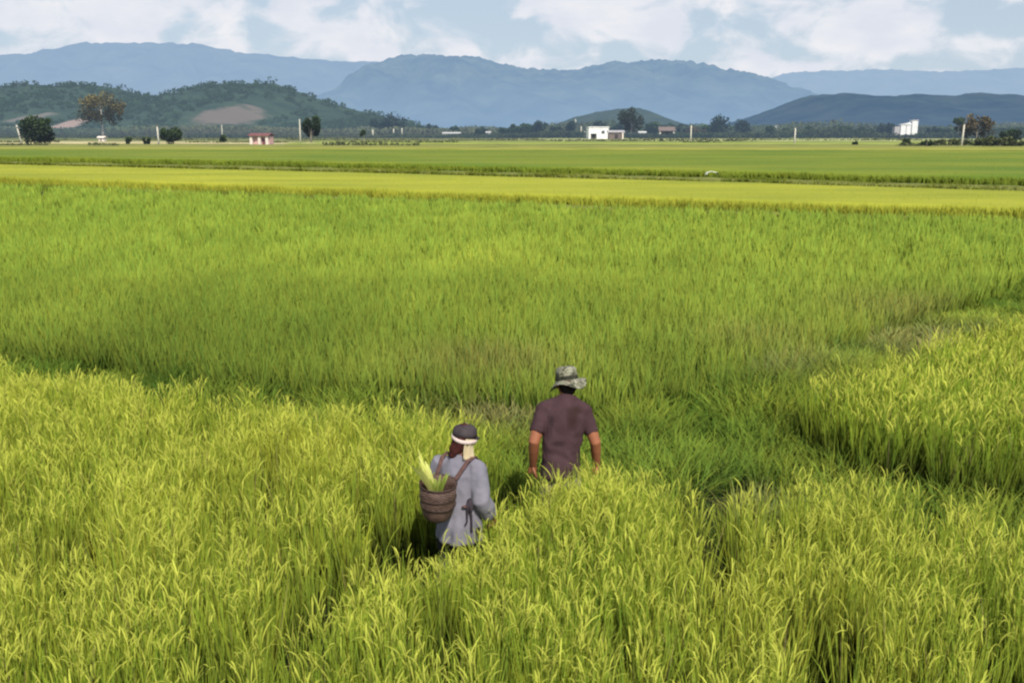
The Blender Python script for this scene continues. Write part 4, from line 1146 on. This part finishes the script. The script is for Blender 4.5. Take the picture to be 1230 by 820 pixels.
def cloth_noise(sx, sy, sz, amp, seed=0):
    def f(p):
        q = Vector((p.x * sx + seed, p.y * sy, p.z * sz))
        n = mnoise.noise(q) ; r = 1 - abs(mnoise.noise(q * 1.7 + Vector((3, 7, 1))))
        return amp * (n * .7 + (r - .7) * 1.1)
    return f

def cloth_mat(name, c0, c1, scale=9, stain=None, weave=420):
    m, nt, out = new_mat(name)
    N, L = nt.nodes, nt.links
    b = N.new('ShaderNodeBsdfPrincipled'); b.inputs['Roughness'].default_value = .9; b.inputs['Specular IOR Level'].default_value = .15
    tc = N.new('ShaderNodeTexCoord')
    n = N.new('ShaderNodeTexNoise'); n.inputs['Scale'].default_value = scale; n.inputs['Detail'].default_value = 5; L.new(tc.outputs['Object'], n.inputs['Vector'])
    r = N.new('ShaderNodeValToRGB'); r.color_ramp.elements[0].position = .35; r.color_ramp.elements[1].position = .65
    r.color_ramp.elements[0].color = (*c0, 1); r.color_ramp.elements[1].color = (*c1, 1); L.new(n.outputs['Fac'], r.inputs[0]); col = r.outputs[0]
    if stain:
        for (c, rad, sc) in stain:
            sb = N.new('ShaderNodeVectorMath'); sb.operation = 'SUBTRACT'; L.new(tc.outputs['Object'], sb.inputs[0]); sb.inputs[1].default_value = c
            dv = N.new('ShaderNodeVectorMath'); dv.operation = 'DIVIDE'; L.new(sb.outputs[0], dv.inputs[0]); dv.inputs[1].default_value = rad
            ln = N.new('ShaderNodeVectorMath'); ln.operation = 'LENGTH'; L.new(dv.outputs[0], ln.inputs[0])
            ad = N.new('ShaderNodeMath'); ad.operation = 'MULTIPLY_ADD'; L.new(n.outputs['Fac'], ad.inputs[0]); ad.inputs[1].default_value = .8; L.new(ln.outputs['Value'], ad.inputs[2])
            mr = N.new('ShaderNodeMapRange'); mr.inputs['From Min'].default_value = .8; mr.inputs['From Max'].default_value = 1.5; mr.inputs['To Min'].default_value = .8; mr.inputs['To Max'].default_value = 0
            L.new(ad.outputs[0], mr.inputs['Value'])
            mx = N.new('ShaderNodeMix'); mx.data_type = 'RGBA'; L.new(mr.outputs['Result'], mx.inputs['Factor']); L.new(col, mx.inputs['A']); mx.inputs['B'].default_value = (*sc, 1); col = mx.outputs['Result']
    L.new(col, b.inputs['Base Color'])
    wv = N.new('ShaderNodeTexNoise'); wv.inputs['Scale'].default_value = weave; L.new(tc.outputs['Object'], wv.inputs['Vector'])
    bp = N.new('ShaderNodeBump'); bp.inputs['Strength'].default_value = .25; bp.inputs['Distance'].default_value = .002; L.new(wv.outputs['Fac'], bp.inputs['Height']); L.new(bp.outputs[0], b.inputs['Normal'])
    L.new(b.outputs[0], out.inputs['Surface'])
    return m

def camo_mat():
    m, nt, out = new_mat('hat_camouflage')
    N, L = nt.nodes, nt.links
    b = N.new('ShaderNodeBsdfPrincipled'); b.inputs['Roughness'].default_value = .9
    tc = N.new('ShaderNodeTexCoord'); n = N.new('ShaderNodeTexNoise'); n.inputs['Scale'].default_value = 17; n.inputs['Detail'].default_value = 2.5; n.inputs['Distortion'].default_value = .8
    L.new(tc.outputs['Object'], n.inputs['Vector'])
    r = N.new('ShaderNodeValToRGB'); r.color_ramp.interpolation = 'CONSTANT'
    e = r.color_ramp.elements; e[0].position = 0; e[0].color = (.035, .035, .022, 1); e[1].position = .42; e[1].color = (.13, .13, .08, 1)
    for p, c in ((.49, (.28, .28, .20)), (.55, (.09, .07, .045)), (.61, (.38, .37, .29))): x = e.new(p); x.color = (*c, 1)
    L.new(n.outputs['Fac'], r.inputs[0]); L.new(r.outputs[0], b.inputs['Base Color']); L.new(b.outputs[0], out.inputs['Surface'])
    return m

def disc_shell(bm, c, prof, n=40, wob=None, tilt=(0, 0)):
    """surface of revolution (radius, height) with an uneven edge"""
    M = Matrix.Translation(c) @ Matrix.Rotation(tilt[0], 4, 'X') @ Matrix.Rotation(tilt[1], 4, 'Y')
    R = []
    for (r, z) in prof:
        R.append([bm.verts.new(M @ Vector((math.cos(2 * math.pi * k / n) * r, math.sin(2 * math.pi * k / n) * r * 1.1, z + (wob(2 * math.pi * k / n, r) if wob else 0)))) for k in range(n)])
    for r0, r1 in zip(R, R[1:]):
        for k in range(n): bm.faces.new((r0[k], r0[(k + 1) % n], r1[(k + 1) % n], r1[k]))
    return R

def man():
    sk = (.30, .112, .055)
    bm = bmesh.new()
    hc = Vector((.058, .135, 1.555))
    M = head_lofts(bm, hc, math.radians(8), math.radians(-12))
    loft(bm, [(.050, .060, 1.36, .062, .058), (.052, .085, 1.44, .055, .055), (.055, .105, 1.50, .054, .056)], 14)
    loft(bm, [(0, 0, .86, .132, .100), (0, .0, .93, .136, .104), (.005, .01, 1.05, .130, .098), (.015, .03, 1.18, .160, .108), (.03, .045, 1.30, .175, .108), (.038, .05, 1.37, .150, .085)], 20)
    SL, EL, WL = (-.150, .045, 1.370), (-.238, -.02, 1.105), (-.222, .12, .885)
    SR, ER, WR = (.195, .045, 1.345), (.285, .00, 1.085), (.325, .12, .875)
    limb(bm, [SL, EL, WL], [.056, .046, .032]); limb(bm, [SR, ER, WR], [.056, .046, .032])
    hand(bm, WL, (0.02, .35, -1), (1, 0, .1), -1, .45); hand(bm, WR, (.12, .30, -1), (-1, 0, .1), 1, .35)
    AL, AR = (-.11, .22, .095), (.12, -.20, .12)
    limb(bm, [(-.066, .0, .88), (-.095, .14, .50), AL], [.078, .060, .040]); limb(bm, [(.066, 0, .88), (.105, .01, .48), AR], [.078, .060, .040])
    foot(bm, AL, (-.1, 1, 0)); foot(bm, AR, (.1, 1, -.3))
    p = fuse('person', bm, .006, 3, SKIN, None, color=face_paint(M, sk, (.22, .07, .05)))
    tag(p, 'man seen from behind in a brown purple short sleeved shirt and camouflage bush hat', 'person')
    p.location = (MAN[0], MAN[1], 0.0); p.rotation_euler = (math.radians(-7), math.radians(1.5), math.radians(8))
    # hair
    bm = bmesh.new(); loft(bm, [(0, -.02, .082, .060, .070), (0, -.024, .045, .080, .088), (0, -.030, .0, .082, .082), (0, -.045, -.045, .070, .055)], 18)
    bmesh.ops.transform(bm, matrix=M, verts=bm.verts)
    fuse('hair', bm, .006, 2, cloth_mat('black_hair', (.010, .008, .007), (.022, .018, .015), 60), p)
    # shirt
    sm = cloth_mat('shirt_cotton', (.050, .026, .030), (.068, .038, .043), 7, stain=(((.07, -.07, 1.31), (.060, .2, .10), (.030, .015, .014)), ((.12, -.07, 1.37), (.06, .2, .035), (.035, .018, .016)), ((-.05, -.10, 1.10), (.07, .2, .030), (.026, .014, .016)), ((-.10, -.08, 1.28), (.022, .2, .06), (.030, .018, .022))))
    bm = bmesh.new()
    loft(bm, [(-.010, .0, .80, .166, .134), (-.010, .0, .83, .169, .137), (-.006, .0, .95, .163, .130), (.0, .005, 1.06, .157, .122), (.012, .022, 1.18, .172, .124), (.03, .04, 1.30, .198, .128), (.036, .05, 1.37, .178, .108), (.044, .062, 1.428, .112, .082), (.05, .078, 1.465, .068, .066)], 28, False)
    for S, E in ((SL, EL), (SR, ER)):
        loft(bm, [(*L3(S, E, -.10), .056, .060), (*L3(S, E, .15), .063, .064), (*L3(S, E, .45), .060, .062), (*L3(S, E, .66), .060, .063), (*L3(S, E, .70), .058, .061)], 18, False)
    loft(bm, [(-.160, .04, 1.362, .064, .070), (.035, .055, 1.41, .064, .088), (.205, .04, 1.338, .064, .070)], 16)
    def shirt_d(q):
        f = cloth_noise(6, 6, 4, .013, 2)(q) + cloth_noise(14, 14, 9, .004, 8)(q)
        # drag folds from the right arm to the left waist
        u = q.x * .55 + q.z
        return f + .010 * max(0, mnoise.noise(q * 3 + Vector((1, 2, 3))) + .3) * math.sin(u * 44 + 7 * mnoise.noise(q * 5)) * max(0, min(1, (1.28 - q.z) * 3.5))
    fuse('shirt', bm, .0085, 2, sm, p, disp=shirt_d)
    # belt and trousers
    bm = bmesh.new()
    loft(bm, [(0, 0, .80, .146, .116), (0, 0, .90, .140, .112), (0, 0, .96, .134, .106)], 22)
    for (h_, k_, a_) in (((-.066, 0, .86), (-.095, .14, .50), AL), ((.066, 0, .86), (.105, .01, .48), AR)):
        limb(bm, [h_, k_, L3(k_, a_, .80)], [.088, .084, .074])
    fuse('trousers', bm, .010, 2, cloth_mat('trouser_cloth', (.20, .17, .12), (.27, .23, .17), 6), p, disp=cloth_noise(8, 8, 9, .009, 5))
    bm = bmesh.new()
    for rr, z in ((.0, 0),):
        R = [[bm.verts.new((math.cos(2 * math.pi * k / 30) * (.144 + o), math.sin(2 * math.pi * k / 30) * (.115 + o), zz)) for k in range(30)] for o, zz in ((0, .905), (.004, .905), (.004, .945), (0, .945))]
        for i in range(4):
            for k in range(30): bm.faces.new((R[i][k], R[i][(k + 1) % 30], R[(i + 1) % 4][(k + 1) % 30], R[(i + 1) % 4][k]))
    bm_obj('belt', bm, cloth_mat('belt_leather', (.02, .016, .014), (.03, .025, .02), 20), p, True)
    # bush hat
    HM = M @ Matrix.Translation((0.004, -.012, .040)) @ Matrix.Rotation(math.radians(4), 4, 'X') @ Matrix.Rotation(math.radians(-6), 4, 'Y')
    cm = camo_mat()
    bm = bmesh.new()
    disc_shell(bm, (0, 0, 0), [(.005, .112), (.045, .112), (.075, .103), (.086, .085), (.091, .045), (.095, .0)], 44, lambda a, r: .004 * math.sin(3 * a + 1))
    bmesh.ops.transform(bm, matrix=HM, verts=bm.verts)
    hat = bm_obj('hat', bm, cm, p, True); s_ = hat.modifiers.new('thick', 'SOLIDIFY'); s_.thickness = .003
    bm = bmesh.new()
    disc_shell(bm, (0, 0, 0), [(.094, .004), (.108, -.010), (.130, -.029), (.150, -.043), (.158, -.048)], 60, lambda a, r: (r - .09) * (.40 * math.sin(2 * a + .5) + .22 * math.sin(3 * a + 2.0) + .25 * math.cos(a)))
    bmesh.ops.transform(bm, matrix=HM, verts=bm.verts)
    o = bm_obj('brim', bm, cm, hat, True); s_ = o.modifiers.new('thick', 'SOLIDIFY'); s_.thickness = .004
    bm = bmesh.new()
    disc_shell(bm, (0, 0, 0), [(.0965, .004), (.0975, .012), (.0955, .030), (.094, .036)], 44)
    bmesh.ops.transform(bm, matrix=HM, verts=bm.verts)
    bm_obj('hat_band', bm, cloth_mat('hat_band_cloth', (.02, .022, .014), (.05, .05, .035), 30), hat, True)
man()

def woman():
    sk = (.20, .085, .048)
    bm = bmesh.new()
    hc = Vector((.02, .075, 1.375))
    M = head_lofts(bm, hc, math.radians(-18), math.radians(-14), .93)
    loft(bm, [(.0, .03, 1.20, .055, .052), (.012, .05, 1.27, .048, .048), (.018, .065, 1.32, .047, .05)], 14)
    loft(bm, [(0, 0, .74, .150, .110), (0, .0, .82, .150, .108), (0, .0, .93, .125, .092), (0, .01, 1.04, .135, .098), (0, .02, 1.14, .145, .095), (0, .03, 1.20, .125, .075)], 20)
    SL, EL, WL = (-.150, .02, 1.190), (-.235, .05, .965), (-.13, .235, .93)
    SR, ER, WR = (.140, .03, 1.190), (.198, -.03, .965), (.240, .08, .80)
    limb(bm, [SL, EL, WL], [.048, .038, .026]); limb(bm, [SR, ER, WR], [.048, .038, .026])
    hand(bm, WL, (.7, .7, .1), (.2, -.4, 1), -1, .7, .9); hand(bm, WR, (.0, .35, -1), (-1, 0, .1), 1, .7, .9)
    AL, AR = (-.09, -.16, .11), (.10, .16, .09)
    limb(bm, [(-.08, .0, .76), (-.095, .02, .42), AL], [.085, .056, .037]); limb(bm, [(.08, 0, .76), (.10, .10, .42), AR], [.085, .056, .037])
    foot(bm, AL, (-.1, 1, -.2), .9); foot(bm, AR, (.1, 1, 0), .9)
    p = fuse('person', bm, .006, 3, SKIN, None, color=face_paint(M, sk, (.22, .07, .05)))
    tag(p, 'woman seen from behind in a loose pale lavender robe and dark cap carrying a basket', 'person')
    p.location = (WOMAN[0], WOMAN[1], 0); p.rotation_euler = (0, 0, math.radians(-24))
    # hair hanging to the nape
    bm = bmesh.new()
    loft(bm, [(0, -.02, .075, .060, .070), (0, -.026, .040, .080, .088), (0, -.034, .0, .082, .080), (-.01, -.055, -.05, .068, .055), (-.025, -.075, -.10, .050, .038), (-.03, -.085, -.135, .030, .026)], 18)
    bmesh.ops.transform(bm, matrix=M, verts=bm.verts)
    fuse('hair', bm, .006, 2, cloth_mat('dark_reddish_hair', (.035, .010, .009), (.070, .020, .016), 45), p, disp=cloth_noise(30, 30, 8, .004))
    # cap
    CM = M @ Matrix.Translation((0, -.008, .030)) @ Matrix.Rotation(math.radians(3), 4, 'X')
    bm = bmesh.new()
    disc_shell(bm, (0, 0, 0), [(.004, .094), (.040, .092), (.072, .080), (.088, .060), (.095, .030), (.096, .0)], 40, lambda a, r: .002 * math.sin(5 * a))
    bmesh.ops.transform(bm, matrix=CM, verts=bm.verts)
    cap = bm_obj('cap', bm, cloth_mat('cap_cloth', (.045, .036, .040), (.068, .056, .060), 12), p, True); cap.modifiers.new('thick', 'SOLIDIFY').thickness = .003
    bm = bmesh.new()
    R = []
    for i in range(7):      # peak
        u = i / 6
        R.append([bm.verts.new((math.cos(a) * (.092 + .02 * u * max(0, math.sin(a))), math.sin(a) * (.101 + .045 * u), .004 - .02 * u * u)) for a in [math.radians(20 + 140 * k / 14) for k in range(15)]])
    for r0, r1 in zip(R, R[1:]):
        for k in range(14): bm.faces.new((r0[k], r0[k + 1], r1[k + 1], r1[k]))
    bmesh.ops.transform(bm, matrix=CM, verts=bm.verts)
    o = bm_obj('peak', bm, cap.data.materials[0], cap, True); o.modifiers.new('thick', 'SOLIDIFY').thickness = .004
    bm = bmesh.new()
    loft(bm, [(0, 0, .092, .010, .010), (0, 0, .099, .007, .007)], 10)
    bmesh.ops.transform(bm, matrix=CM, verts=bm.verts); bm_obj('button', bm, cloth_mat('cap_button', (.2, .18, .18), (.25, .22, .22)), cap, True)
    # pale band under the cap and the cream towel that hangs from it down the right side of the neck
    wt = cloth_mat('towel_cotton', (.55, .43, .40), (.66, .55, .50), 14); cr = cloth_mat('towel_cream', (.42, .35, .22), (.54, .46, .30), 9)
    bm = bmesh.new()
    R = [[bm.verts.new((math.cos(a) * r, math.sin(a) * r * 1.1, z - .022 * math.cos(a) - .020 * max(0, -math.sin(a)))) for a in [2 * math.pi * k / 40 for k in range(40)]] for r, z in ((.090, .012), (.099, .010), (.101, -.004), (.099, -.018), (.090, -.020))]
    for i in range(5):
        for k in range(40): bm.faces.new((R[i][k], R[i][(k + 1) % 40], R[(i + 1) % 5][(k + 1) % 40], R[(i + 1) % 5][k]))
    bmesh.ops.transform(bm, matrix=M @ Matrix.Translation((0, -.006, .026)), verts=bm.verts)
    bm_obj('headband', bm, wt, p, True)
    bm = bmesh.new(); R = []
    for i in range(9):
        u = i / 8
        z = .02 - .16 * u
        row = []
        for k in range(9):
            a = math.radians(-44 + 52 * k / 8 + 14 * u)
            rr = .096 + .016 * math.sin(k * 1.5 + u * 3) * (.3 + u) - .02 * math.sin(math.pi * u) * .5 + .014 * u * u
            row.append(bm.verts.new((math.cos(a) * rr * (.95 if u > .3 else 1), math.sin(a) * rr * 1.05 - .012 * u, z - .012 * math.sin(k * .8) * u)))
        R.append(row)
    for r0, r1 in zip(R, R[1:]):
        for k in range(8): bm.faces.new((r0[k], r0[k + 1], r1[k + 1], r1[k]))
    bmesh.ops.transform(bm, matrix=M, verts=bm.verts)
    o = bm_obj('head_towel', bm, cr, p, True); o.modifiers.new('thick', 'SOLIDIFY').thickness = .006
    # robe with wide sleeves
    rm = cloth_mat('robe_cotton', (.165, .158, .192), (.22, .212, .25), 6)
    bm = bmesh.new()
    loft(bm, [(.01, .0, .625, .180, .157), (.01, .0, .64, .182, .159), (.008, .0, .76, .168, .146), (.004, .0, .84, .158, .134), (0, .0, .94, .150, .122), (0, .01, 1.04, .160, .124), (0, .02, 1.13, .166, .118), (.0, .03, 1.195, .142, .094), (.005, .04, 1.235, .090, .074), (.010, .048, 1.265, .064, .062)], 30, False)
    for S, E, Wr in ((SL, EL, WL), (SR, ER, WR)):
        loft(bm, [(*L3(S, E, -.10), .060, .060), (*L3(S, E, .25), .070, .068), (*L3(S, E, .7), .068, .068), (*E, .068, .070), (*L3(E, Wr, .4), .064, .068), (*L3(E, Wr, .82), .060, .066), (*L3(E, Wr, .86), .057, .063)], 18, False)
    loft(bm, [(-.16, .02, 1.18, .055, .058), (0, .03, 1.20, .056, .078), (.16, .03, 1.18, .055, .058)], 16)
    def robe_d(q):
        a = math.atan2(q.y, q.x)
        f = cloth_noise(6, 6, 4, .016, 3)(q) + cloth_noise(14, 14, 9, .0035, 6)(q)
        if q.z < .93 and abs(q.x) < .26: f += .008 * math.sin(a * 9 + 2.5 * mnoise.noise(q * 4)) * min(1, (.93 - q.z) * 4)
        return f + .006 * max(0, mnoise.noise(q * 3 + Vector((4, 2, 1))) + .25) * math.sin((q.z - q.x * .6) * 46 + 7 * mnoise.noise(q * 5)) * max(0, min(1, (q.z - .85) * 4))
    fuse('robe', bm, .009, 2, rm, p, disp=robe_d)
    # dark sash ends hanging at the right side
    sm = cloth_mat('sash_cloth', (.030, .024, .030), (.05, .04, .05), 20)
    bm = bmesh.new()
    for (x0, y0, x1, y1, z1, w_) in ((.140, -.085, .158, -.105, .74, .009), (.125, -.10, .122, -.130, .80, .007)):
        loft(bm, [(x0, y0, .955, w_ * 1.4, w_), (L3((x0,), (x1,), .5)[0] + .01, (y0 + y1) / 2 - .006, .82, w_, w_ * .7), (x1, y1, z1, w_ * 1.1, w_ * .7)], 8)
    loft(bm, [(.130, -.07, .965, .022, .020), (.142, -.085, .935, .024, .020), (.150, -.095, .90, .018, .014)], 10)
    bm_obj('sash', bm, sm, p, True)
    # trousers
    bm = bmesh.new()
    loft(bm, [(0, 0, .70, .150, .115), (0, 0, .84, .140, .105)], 20)
    for (h_, k_, a_) in (((-.08, 0, .74), (-.095, .02, .42), AL), ((.08, 0, .74), (.10, .10, .42), AR)):
        limb(bm, [h_, k_, L3(k_, a_, .86)], [.100, .082, .072])
    fuse('trousers', bm, .010, 2, cloth_mat('dark_trousers', (.022, .020, .024), (.040, .036, .040), 8), p, disp=cloth_noise(8, 8, 9, .008, 5))
    # --- basket on her back
    Mw = Matrix.Translation(p.location) @ Matrix.Rotation(p.rotation_euler.z, 4, 'Z')
    bc = Mw @ Vector((-.038, -.258, 0)); 
    r = empty('basket', (bc.x, bc.y, .862), math.radians(-24)); r.rotation_euler = (math.radians(5), math.radians(5), math.radians(-24))
    tag(r, 'brown woven cane basket slung on the back of the woman in the robe', 'basket')
    wm = weave_mat()
    bm = bmesh.new(); n = 48
    prof = [(.004, .004), (.050, .005), (.080, .016), (.102, .042), (.117, .09), (.126, .15), (.130, .22), (.131, .296), (.125, .296), (.123, .22), (.119, .15), (.110, .09), (.08, .035), (.004, .03)]
    R = [[bm.verts.new((math.cos(2 * math.pi * k / n) * (q + .0016 * math.sin(k * math.pi)), math.sin(2 * math.pi * k / n) * q, z)) for k in range(n)] for q, z in prof]
    for r0, r1 in zip(R, R[1:]):
        for k in range(n): bm.faces.new((r0[k], r0[(k + 1) % n], r1[(k + 1) % n], r1[k]))
    bm.faces.new(R[0]); bm.faces.new(R[-1])
    bm_obj('basket_body', bm, wm, r, True)
    dk = surf_mat('cane_dark', (.030, .018, .013), (.06, .036, .026), 30, .7)
    lt = surf_mat('cane_rim', (.15, .095, .065), (.22, .14, .10), 30, .6)
    def ring(name, rad, z, tk, mat, sag=0):
        b = bmesh.new(); m_ = 8; Q = []
        for k in range(n):
            a = 2 * math.pi * k / n; c = Vector((math.cos(a) * rad, math.sin(a) * rad, z + sag * math.cos(a * 1.0 + .6))); e = Vector((math.cos(a), math.sin(a), 0))
            Q.append([b.verts.new(c + e * math.cos(2 * math.pi * j / m_) * tk + Vector((0, 0, 1)) * math.sin(2 * math.pi * j / m_) * tk * 1.5) for j in range(m_)])
        for k in range(n):
            for j in range(m_): b.faces.new((Q[k][j], Q[k][(j + 1) % m_], Q[(k + 1) % n][(j + 1) % m_], Q[(k + 1) % n][j]))
        bm_obj(name, b, mat, r, True)
    ring('rim', .131, .293, .006, dk); ring('band', .1285, .195, .0065, dk, .007); ring('band', .1255, .140, .0065, dk, -.006)
    # straps over the shoulders, in the basket's own frame
    bm = bmesh.new()
    inv = (Matrix.Translation(r.location) @ r.rotation_euler.to_matrix().to_4x4()).inverted() @ Mw
    for sd in (-1, 1):
        P = [(sd * .07 - .06, -.150, 1.09), (sd * .085 - .02, -.120, 1.17), (sd * .105, -.045, 1.262), (sd * .115, .06, 1.262), (sd * .125, .150, 1.16), (sd * .135, .168, 1.04), (sd * .150, .12, .95), (sd * .165, .0, .92), (sd * .13 - .03, -.120, .93)]
        loft(bm, [(*(inv @ Vector(q)), .016, .005) for q in P], 10)
    bm_obj('strap', bm, surf_mat('strap_cloth', (.085, .045, .040), (.13, .07, .06), 30, .9), r, True)
    # greens in the basket
    g = empty('leaf_bundle', (bc.x, bc.y, 1.04), 0); tag(g, 'bundle of pale yellow green leaves sticking out of the woven basket', 'leaves')
    rr = random.Random(5)
    lm = leaf_mat('fresh_leaf', .45, .5, tint=(1, 1, .6))
    for i in range(26):
        a = rr.uniform(0, 2 * math.pi); q = rr.uniform(.0, .085)
        x0, y0 = math.cos(a) * q, math.sin(a) * q
        left = i < 15
        if left: x0, y0 = -.075 + rr.uniform(-.025, .04), -.01 + rr.uniform(-.05, .05)
        hh = rr.uniform(.17, .33) if left else rr.uniform(.12, .19)
        n_ = 1
        c1 = np.array([[.80, .82, .26]]) if left else np.array([[.40, .50, .10]])
        v, qd, c = blade_mesh(np.array([x0 * .5]), np.array([y0 * .5]), np.array([.0]), np.array([hh]), np.array([rr.uniform(.020, .036)]), np.array([math.atan2(y0, x0)]), np.array([rr.uniform(.12, .35)]), np.array([rr.uniform(.0, .3)]), np.array([rr.uniform(0, .15)]), np.array([rr.uniform(-.7, .7)]), c1 * .6, c1 * rr.uniform(.8, 1.15), 7, np.array([.35, .6, .85, 1, .95, .6, .1]))
        link_mesh('leaf', np_mesh('leaf', v, qd, c), lm, g, True)
def weave_mat():
    m, nt, out = new_mat('woven_cane')
    N, L = nt.nodes, nt.links
    b = N.new('ShaderNodeBsdfPrincipled'); b.inputs['Roughness'].default_value = .65
    tc = N.new('ShaderNodeTexCoord'); sp = N.new('ShaderNodeSeparateXYZ'); L.new(tc.outputs['Object'], sp.inputs[0])
    at2 = N.new('ShaderNodeMath'); at2.operation = 'ARCTAN2'; L.new(sp.outputs['Y'], at2.inputs[0]); L.new(sp.outputs['X'], at2.inputs[1])
    a = N.new('ShaderNodeMath'); a.operation = 'MULTIPLY'; a.inputs[1].default_value = 20; L.new(at2.outputs[0], a.inputs[0])
    z = N.new('ShaderNodeMath'); z.operation = 'MULTIPLY'; z.inputs[1].default_value = 330; L.new(sp.outputs['Z'], z.inputs[0])
    s1 = N.new('ShaderNodeMath'); s1.operation = 'SINE'; L.new(a.outputs[0], s1.inputs[0]); s2 = N.new('ShaderNodeMath'); s2.operation = 'SINE'; L.new(z.outputs[0], s2.inputs[0])
    mu = N.new('ShaderNodeMath'); mu.operation = 'MULTIPLY'; L.new(s1.outputs[0], mu.inputs[0]); L.new(s2.outputs[0], mu.inputs[1])
    n = N.new('ShaderNodeTexNoise'); n.inputs['Scale'].default_value = 22; n.inputs['Detail'].default_value = 5; L.new(tc.outputs['Object'], n.inputs['Vector'])
    ad = N.new('ShaderNodeMath'); ad.operation = 'MULTIPLY_ADD'; L.new(mu.outputs[0], ad.inputs[0]); ad.inputs[1].default_value = .30; L.new(n.outputs['Fac'], ad.inputs[2])
    r = N.new('ShaderNodeValToRGB'); r.color_ramp.elements[0].position = .3; r.color_ramp.elements[1].position = .72
    r.color_ramp.elements[0].color = (.036, .019, .015, 1); r.color_ramp.elements[1].color = (.155, .090, .070, 1)
    L.new(ad.outputs[0], r.inputs[0]); L.new(r.outputs[0], b.inputs['Base Color'])
    bp = N.new('ShaderNodeBump'); bp.inputs['Strength'].default_value = .6; bp.inputs['Distance'].default_value = .004; L.new(mu.outputs[0], bp.inputs['Height']); L.new(bp.outputs[0], b.inputs['Normal'])
    L.new(b.outputs[0], out.inputs['Surface'])
    return m
woman()

# ------------------------------------------------------------------ render settings
scene.view_settings.view_transform = 'Standard'
scene.view_settings.look = 'None'
scene.view_settings.exposure = 0.0
scene.view_settings.gamma = 1.0
scene.cycles.max_bounces = 6
scene.cycles.diffuse_bounces = 4
scene.cycles.transmission_bounces = 4
scene.cycles.filter_width = 2.3
scene.cycles.use_denoising = True
